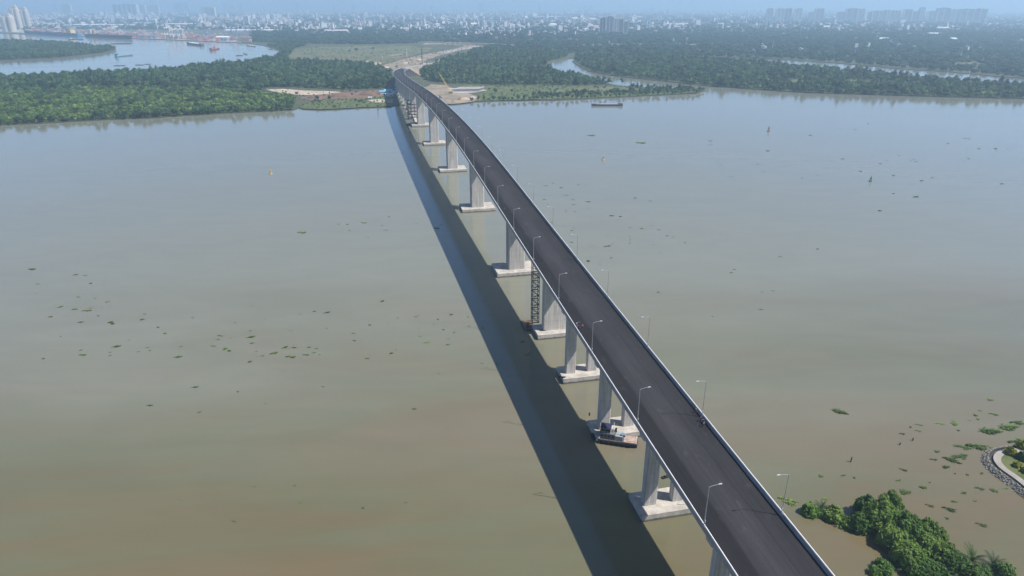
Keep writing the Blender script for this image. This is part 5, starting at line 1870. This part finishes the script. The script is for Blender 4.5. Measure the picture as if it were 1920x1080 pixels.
for x, yb, yt, lab in ((1448, 94, 79, 'thin pale mast in the right woodland, leftmost'), (1800, 111, 94, 'thin pale mast in the right woodland behind the channel'), (490, 115, 108, 'white round post at the wooded point of the side river'), (763, 106, 92, 'white piling mast on the dry field edge'), (717, 111, 105, 'short white mast on the dry field'),
                       (1816, 144, 134, 'pale mast by the channel end'), (820, 46, 27, 'tall white chimney in the hazy town, right of its pair'), (812, 40, 27, 'white chimney in the hazy town, left of its pair')):
    p = at(x, yb, LZ)
    H_ = (yb - yt) * mpp(p)
    t = thing('mast', lab, 'mast', p)
    MB().tube([(0, 0, 0), (0, 0, H_ * 0.6), (0, 0, H_)], [0.02 * H_ + 0.3, 0.015 * H_ + 0.25, 0.25], 8).build('shaft', M_lampwhite, t)
    MB().lathe((0, 0, H_ * 0.94), [(0.6, 0), (0.7, 0.5), (0.4, 1.0)], 8).build('head', M_lampwhite, t)
# elevated highway left of the forest
t = thing('viaduct', 'low pale road viaduct running behind the forest right of the bridge end', 'viaduct', (0, 0, 0))
vp = [at(835, 84, LZ), at(880, 84.5, LZ), at(930, 86, LZ), at(962, 88.5, LZ)]
for i in range(len(vp) - 1):
    d = vp[i + 1] - vp[i]
    MB().box((vp[i] + vp[i + 1]) / 2 + Vector((0, 0, 7)), (d.length, 14, 1.6), math.atan2(d.y, d.x)).build('deck', M_conc, t)
    for k in range(5):
        q = vp[i].lerp(vp[i + 1], (k + 0.5) / 5)
        MB().tube([(q.x, q.y, 0), (q.x, q.y, 7.5)], 1.3, 7).build('column', M_girder, t)

# ------------------------------------------------------------------ port: silos, cranes, sheds, containers
def silo(x, yb, yt, w, lab, twin=2):
    p_ = at(x, yb, LZ)
    k_ = mpp(p_)
    H_, W_ = (yb - yt) * k_, w * k_
    t_ = thing('cement_silo', lab, 'silo', p_)
    m_ = mat('silo_concrete', (0.55, 0.50, 0.43), 0.85, 0.08, 0.03)
    r_ = W_ / (2 * twin) * 1.15
    for j in range(twin):
        x_ = (j - (twin - 1) / 2) * r_ * 1.75
        MB().lathe((x_, 0, 0), [(r_, 0), (r_, H_ * 0.86), (r_ * 0.55, H_ * 0.88), (r_ * 0.5, H_ * 0.9)], 16).build('cylinder', m_, t_, False)
    MB().box((0, 0, H_ * 0.93), (W_ * 0.7, r_ * 1.3, H_ * 0.12)).box((W_ * 0.1, 0, H_ * 1.0), (W_ * 0.25, r_, H_ * 0.06)).build('head_house', m_, t_)
    MB().box((-W_ * 0.42, -r_ * 0.9, H_ * 0.47), (W_ * 0.12, r_ * 0.3, H_ * 0.94)).build('lift_shaft', paint((0.36, 0.36, 0.38)), t_)
    return t_


silo(20, 60, 29, 22, 'pale cement silo pair at the left frame edge, nearest the river')
silo(36, 55, 14, 15, 'tall pale cement silo behind the river silo, left of two')
silo(52, 52, 17, 15, 'tall pale cement silo, right of two beside the port')
p = at(28, 50, LZ)
t = thing('conveyor_bridge', 'horizontal conveyor gallery linking the cement silos', 'conveyor', (p.x, p.y, LZ))
MB().box((0, 0, 30), (60, 5, 5)).build('gallery', paint((0.5, 0.5, 0.5)), t)
for s in (-22, 22):
    MB().box((s, 0, 14), (2.5, 3, 29)).build('leg', M_galv, t)

gantry_proto = {}


def gantry(x, yb, hpx, col, lab, up=False, s=1.0):
    p_ = at(x, yb, LZ + 0.6)
    H_ = hpx * mpp(p_)
    t_ = thing('gantry_crane', lab, 'crane', p_, random.uniform(-0.15, 0.15))
    m_ = paint(col, 0.6)
    w_, d_ = H_ * 0.38, H_ * 0.34
    for sx in (-1, 1):
        for sy in (-1, 1):
            MB().tube([(sx * w_ / 2, sy * d_ / 2, 0), (sx * w_ / 2, sy * d_ / 2 * 0.85, H_ * 0.7)], H_ * 0.022, 4).build('leg', m_, t_)
        MB().box((sx * w_ / 2, 0, H_ * 0.30), (H_ * 0.03, d_, H_ * 0.035)).box((sx * w_ / 2, 0, H_ * 0.70), (H_ * 0.035, d_, H_ * 0.04)).build('cross_beam', m_, t_)
    if up:
        MB().tube([(0, -d_ * 0.5, H_ * 0.72), (-H_ * 0.22, -d_ * 0.7, H_ * 1.35)], H_ * 0.035, 4).build('raised_boom', paint((0.10, 0.11, 0.14)), t_)
    MB().box((0, 0, H_ * 0.74), (w_ * 1.25, H_ * 0.05, H_ * 0.05)).box((0, -d_ * 0.2, H_ * 0.745), (H_ * 0.06, d_ * 2.2, H_ * 0.05)).build('bridge_beam', m_, t_)
    MB().tube([(0, -d_ * 0.3, H_ * 0.74), (0, 0, H_), (0, d_ * 0.7, H_ * 0.76)], H_ * 0.014, 4).build('apex_frame', m_, t_)
    MB().box((0, d_ * 0.2, H_ * 0.79), (H_ * 0.10, H_ * 0.14, H_ * 0.07)).build('machinery_house', paint((0.7, 0.7, 0.7)), t_)


PINK, WHT, BLU = (0.55, 0.33, 0.33), (0.70, 0.66, 0.66), (0.20, 0.24, 0.36)
for i, (x, yb, h, c_, up) in enumerate(((318, 73, 27, WHT, True), (332, 73.5, 24, WHT, False), (341, 73.5, 24, WHT, False), (325, 72, 22, PINK, False), (264, 70, 16, PINK, False), (272, 70, 15, PINK, False), (295, 71, 14, PINK, False), (352, 72, 14, PINK, False), (361, 72, 13, PINK, False),
                                        (404, 74, 13, PINK, False), (416, 74, 14, PINK, False), (425, 74, 13, BLU, False), (440, 72, 24, BLU, False), (466, 70, 24, BLU, False), (110, 64, 16, WHT, False), (205, 66, 17, PINK, False), (215, 66, 16, WHT, False), (190, 65, 18, BLU, False), (228, 68, 14, WHT, False), (390, 74, 16, BLU, True))):
    gantry(x, yb, h, c_, ('%s gantry crane at the port quay, ' % {PINK: 'pink', WHT: 'white', BLU: 'dark blue'}[c_]) + ('with its boom raised, ' if up else '') + ORD[sorted(q[0] for q in [(318,), (332,), (341,), (325,), (264,), (272,), (295,), (352,), (361,), (404,), (416,), (425,), (440,), (466,), (110,), (205,), (215,), (190,), (228,), (390,)]).index(x)].replace('nearest', 'leftmost') + ('' if x == 110 else ' from the left'), up)
box_mb = MB()
cols_ = [paint(c_) for c_ in ((0.40, 0.10, 0.08), (0.10, 0.18, 0.35), (0.55, 0.52, 0.5), (0.35, 0.22, 0.08), (0.1, 0.25, 0.2), (0.5, 0.25, 0.2))]
for k in range(1500):
    x = random.uniform(60, 470)
    y = float(np.interp(x, (48, 150, 250, 380, 452, 470), (61.6, 67.3, 71.7, 76.7, 80, 80))) - random.uniform(0.8, 8.0)
    p = at(x, y, LZ + 0.6)
    h = 2.6 * random.randint(1, 4)
    box_mb.box((p.x, p.y, LZ + 0.6 + h / 2), (12.2, 2.5 * random.randint(1, 3), h), 0.25, mi=random.randrange(6))
o = box_mb.build('container_stacks', cols_)
tag(o, 'stacks of coloured shipping containers across the port quay', 'containers', kind='stuff')


def warehouse(x0, x1, yb, dpx, h, roofc, lab):
    a_, b_ = at(x0, yb, LZ), at(x1, yb, LZ)
    L_ = (b_ - a_).length
    d_ = dpx
    t_ = thing('warehouse', lab, 'warehouse', (a_ + b_) / 2 + Vector((0, 0, 0)), math.atan2(b_.y - a_.y, b_.x - a_.x))
    MB().box((0, 0, h / 2), (L_, d_, h)).build('wall', paint((0.5, 0.5, 0.5)), t_)
    mb_ = MB()
    mb_.add([(-L_ / 2, -d_ / 2, h), (L_ / 2, -d_ / 2, h), (L_ / 2, 0, h + 4), (-L_ / 2, 0, h + 4), (-L_ / 2, d_ / 2, h), (L_ / 2, d_ / 2, h)], [(0, 1, 2, 3), (3, 2, 5, 4), (0, 3, 4), (1, 5, 2)])
    mb_.build('roof', paint(roofc), t_)


for a_ in ((60, 105, 46.5, 60, 9, (0.7, 0.72, 0.75), 'long white roofed warehouse left of the port containers'), (140, 250, 49, 70, 10, (0.72, 0.73, 0.75), 'long white roofed warehouse behind the quay cranes'), (252, 300, 45.5, 60, 9, (0.7, 0.72, 0.75), 'white roofed warehouse behind the quay, second from the left'),
           (300, 375, 47, 60, 9, (0.7, 0.72, 0.75), 'long white roofed warehouse behind the raised crane boom'), (425, 520, 60, 60, 10, (0.74, 0.74, 0.76), 'long white roofed warehouse right of the port cranes'), (610, 652, 61, 60, 11, (0.72, 0.60, 0.62), 'pinkish roofed warehouse group above the dry field'),
           (408, 430, 75, 40, 12, (0.75, 0.75, 0.75), 'white quay shed beside the red crane at the port end'), (0, 30, 44, 60, 12, (0.7, 0.72, 0.75), 'white warehouse behind the river silos'), (425, 450, 40, 80, 14, (0.62, 0.38, 0.40), 'pink roofed warehouse below the white tower block'),
           (1245, 1290, 48, 90, 10, (0.75, 0.75, 0.78), 'white warehouse row far behind the twin towers'), (1000, 1060, 33, 120, 14, (0.72, 0.72, 0.75), 'wide pale factory roof in the hazy centre'), (540, 625, 27.5, 120, 14, (0.66, 0.68, 0.72), 'long pale factory roof in the hazy town left of centre'),
           (1735, 1765, 66, 60, 8, (0.66, 0.68, 0.7), 'pale shed roof far right in the woodland'), (1780, 1790, 76, 40, 8, (0.7, 0.7, 0.72), 'small pale shed far right in the woodland'), (1640, 1665, 75, 30, 6, (0.6, 0.62, 0.62), 'grey shed roof in the right woodland')):
    warehouse(*a_)

# ------------------------------------------------------------------ high-rise blocks
M_win = mat('tower_glass', (0.10, 0.13, 0.16), 0.3, 0.2, 0.05)


def tower(x0, x1, yb, yt, col, lab, stripes=3, glass=False):
    p_ = at((x0 + x1) / 2, yb, LZ)
    k_ = mpp(p_)
    W_, H_ = (x1 - x0) * k_, min(215.0, (yb - yt) * k_)
    D_ = min(W_, 30 + 0.1 * W_)
    t_ = thing('tower_block', lab, 'tower block', p_, random.uniform(-0.12, 0.12))
    w_ = MB().box((0, 0, H_ / 2), (W_, D_, H_)).build('wall', M_win if glass else paint(col, 0.8, 0.05), t_)
    fl_ = max(3.6, H_ / 28)
    mb_ = MB()
    z_ = fl_
    while z_ < H_ - fl_ * 0.6:
        mb_.box((0, 0, z_), (W_ + 0.8, D_ + 0.8, fl_ * 0.42))
        z_ += fl_
    mb_.build('balcony_bands' if glass else 'window_bands', paint(col, 0.8, 0.05) if glass else M_win, w_)
    for j in range(stripes + 1):
        MB().box((-W_ / 2 + W_ * j / max(1, stripes), 0, H_ / 2), (max(2.0, W_ * 0.05), D_ + 1.6, H_ + 1)).build('pilaster', paint((0.68, 0.68, 0.66) if glass else col, 0.8, 0.05), t_)
    MB().box((W_ * 0.1, 0, H_ + 2.4), (W_ * 0.4, D_ * 0.5, 4.6)).build('roof_house', paint(col, 0.8, 0.05), t_)


CRM, GRY, DRK = (0.74, 0.68, 0.55), (0.50, 0.52, 0.55), (0.20, 0.24, 0.30)
left_t = [(100, 111, 21, 6, CRM, 0), (119, 136, 26, 9, CRM, 0), (216, 260, 30, 10, DRK, 1), (260, 275, 27, 10, CRM, 0), (279, 300, 26, 11, CRM, 0), (329, 345, 23, 7, GRY, 0), (345, 356, 23, 5, GRY, 0), (380, 384, 31, 14, (0.7, 0.7, 0.7), 0), (386, 405, 33, 15, CRM, 0), (420, 441, 21.5, 9, CRM, 0),
          (460, 468, 47, 31, (0.7, 0.72, 0.7), 0), (286, 294, 46, 37, (0.62, 0.72, 0.66), 0), (234, 246, 21, 3, GRY, 0), (270, 281, 21, 0, GRY, 0), (449, 456, 21.5, 9, GRY, 0), (556, 562, 21, 6, GRY, 0)]
for i, (x0, x1, yb, yt, c_, g_) in enumerate(sorted(left_t)):
    tower(x0, x1, yb, yt, c_, '%s tower block in the hazy town above the port, %s' % ('dark glass' if g_ else 'cream' if c_ == CRM else 'pale', (ORD[i] + ' from the left') if i else 'leftmost'), 5 if x1 - x0 > 30 else 2, bool(g_))
for a_ in ((1124, 1134, 64, 36, DRK, 'dark grey tower at the left of the lone tower group beyond the forest', 2, True), (1135, 1147, 63, 34, DRK, 'dark grey tower second from the left in the lone tower group', 2, True), (1150, 1159, 62, 37, GRY, 'grey tower third from the left in the lone tower group', 2, True),
           (1159, 1167, 65, 37, CRM, 'cream tower in the lone tower group, left of its cream pair', 1, False), (1168, 1176, 66, 41, CRM, 'cream tower at the right end of the lone tower group', 1, False), (1146, 1150, 62, 33, (0.62, 0.62, 0.6), 'slim pale tower in the middle of the lone tower group', 1, False)):
    tower(*a_)
right_t = [(1436, 1446, 41, 18), (1453, 1467, 41, 18), (1468, 1481, 41, 18), (1487, 1500, 41, 18), (1516, 1525, 40, 24), (1526, 1541, 40, 18), (1569, 1580, 41, 24), (1584, 1603, 41, 18), (1605, 1610, 41, 18), (1612, 1617, 41, 18), (1625, 1629, 41, 23), (1631, 1656, 41, 22), (1657, 1670, 42, 20), (1672, 1684, 42, 21),
           (1691, 1705, 42, 19), (1707, 1719, 42, 23), (1720, 1728, 42, 16), (1736, 1752, 42, 23), (1753, 1775, 42, 17), (1777, 1793, 43, 20), (1795, 1818, 44, 19), (1819, 1843, 45, 19)]
for i, (x0, x1, yb, yt) in enumerate(right_t):
    pale = x0 in (1605, 1612, 1625, 1657, 1672, 1691)
    tower(x0, x1, yb, yt, (0.70, 0.68, 0.62) if pale else (0.50, 0.54, 0.58), '%s tower in the hazy tower row on the right skyline, %s' % ('pale' if pale else 'blue grey', (ORD[i] + ' from the left') if i else 'leftmost'), 2, not pale)
for i, (x0, x1, yb, yt) in enumerate(((898, 907, 21.5, 6), (1009, 1014, 21, 8), (1085, 1089, 21, 12), (1094, 1099, 21, 11), (1102, 1108, 21, 12), (1219, 1225, 22, 15), (660, 666, 21, 8), (625, 630, 21, 11), (700, 705, 21, 10), (795, 799, 21.5, 9), (806, 812, 21.5, 11), (740, 745, 21, 12))):
    tower(x0, x1, yb, yt, GRY, 'faint far tower on the hazy central skyline, ' + ORD[sorted((898, 1009, 1085, 1094, 1102, 1219, 660, 625, 700, 795, 806, 740)).index(x0)].replace('nearest', 'first') + ' from the left', 1, True)

# ------------------------------------------------------------------ town houses
HC = [((0.62, 0.62, 0.61), (0.50, 0.51, 0.52)), ((0.58, 0.56, 0.52), (0.42, 0.24, 0.19)), ((0.45, 0.47, 0.50), (0.30, 0.36, 0.42)), ((0.70, 0.62, 0.50), (0.60, 0.58, 0.55)), ((0.70, 0.70, 0.70), (0.62, 0.62, 0.62)), ((0.6, 0.6, 0.62), (0.35, 0.35, 0.37))]


def house_mesh(k, flat):
    w, r = HC[k]
    mb_ = MB()
    if flat:
        mb_.box((0, 0, 5.5), (5.5, 12, 11)).box((0.6, 2, 12.0), (3.2, 5, 2.0), mi=1).box((0, 0, 11.1), (5.8, 12.3, 0.3), mi=1)
        for z in (2, 5.5, 9):
            mb_.box((0, -6.02, z), (3.6, 0.1, 1.6), mi=2)
    else:
        mb_.box((0, 0, 2.5), (14, 9, 5))
        mb_.add([(-7.5, -5, 5), (7.5, -5, 5), (7.5, 0, 7.6), (-7.5, 0, 7.6), (-7.5, 5, 5), (7.5, 5, 5)], [(0, 1, 2, 3), (3, 2, 5, 4), (0, 3, 4), (1, 5, 2)], 1)
        for x in (-4.5, 0, 4.5):
            mb_.box((x, -4.52, 2.4), (2, 0.1, 1.8), mi=2)
    return mb_.mesh('house', [paint(w, 0.8), paint(r, 0.7), M_win])


HM = [house_mesh(k, k % 2 == 0 or k == 5) for k in range(6)]
HNAME = ['white narrow town house with a flat roof', 'off-white house with a red tiled roof', 'grey town house with a blue grey roof', 'tan house with a pale roof', 'bright white town house', 'grey flat roofed house']
zones = [(0, 480, 20, 55, 1000, 1.2, 'above the port'), (480, 800, 22, 60, 700, 1.2, 'left of the centre'), (800, 1130, 22, 70, 750, 1.1, 'behind the bridge end'), (1130, 1440, 22, 56, 260, 1.1, 'around the lone towers'), (1400, 1920, 44, 60, 160, 1.0, 'below the right tower row'), (1400, 1920, 60, 100, 45, 0.9, 'in the right woodland')]
cand = []
for x0, x1, y0, y1, n, s, where in zones:
    cl = [(random.uniform(x0, x1), random.uniform(y0, y1)) for _ in range(9)]
    for _ in range(n):
        if random.random() < 0.65:
            c_ = random.choice(cl)
            x, y = random.gauss(c_[0], (x1 - x0) * 0.07), random.gauss(c_[1], 2.2)
        else:
            x, y = random.uniform(x0, x1), random.uniform(y0, y1)
        if not (x0 - 30 < x < x1 + 30 and y0 < y < y1):
            continue
        if 1110 < x < 1190 and y > 58:
            continue
        cand.append((y, x, s * random.uniform(0.75, 1.5), where))
cand.sort(reverse=True)
first_h = {}
for y, x, s, where in cand[:290]:
    k = random.choice((0, 0, 0, 1, 2, 3, 4, 4, 4, 5))
    o = link('house', HM[k], None, at(x, y, LZ), random.uniform(-0.6, 0.6), s)
    tag(o, HNAME[k] + ' among trees, ' + where, 'house', 'houses of the hazy town')
    first_h.setdefault(k, o)
rest = np.array([tuple(at(x, y, LZ))[:2] for y, x, s, w_ in cand[290:]])
extra = np.array([tuple(at(random.uniform(-300, 2200), 10 + 175.4 / (3.6 + 9.5 * random.random()), LZ))[:2] for _ in range(2200)])
rest = np.concatenate([rest, extra])
rest = rest[rest[:, 1] < 22000]
sc_ = rng.uniform(0.9, 2.0, len(rest)) * (1 + (rest[:, 1] > 7000) * 0.5)
scatter('town_houses', rest, [first_h[k] for k in sorted(first_h)], 1, 1, 'mass of small pale houses fading into the haze of the far town', 'houses', z=LZ, zs=(sc_ * (0.7 + 2.6 * rng.random(len(rest)) ** 3), sc_ * (0.8 + 1.5 * rng.random(len(rest)) ** 3), sc_ * (0.55 + 1.5 * rng.random(len(rest)) ** 3)))

# ------------------------------------------------------------------ haze
hz = MB().box((0, 11750, 124), (2 * FAR + 400, 26700, 252))
m = bpy.data.materials.new('haze_air')
m.use_nodes = True
nt = m.node_tree
nt.nodes.clear()
o_ = nt.nodes.new('ShaderNodeOutputMaterial')
pv = nt.nodes.new('ShaderNodeVolumePrincipled')
pv.inputs['Color'].default_value = (0.56, 0.785, 1.0, 1)
pv.inputs['Density'].default_value = 0.00017
pv.inputs['Anisotropy'].default_value = 0.25
nt.links.new(pv.outputs[0], o_.inputs['Volume'])
haze = hz.build('haze', m)
tag(haze, kind='stuff', label='pale blue haze hanging over the river and the far town', cat='haze')
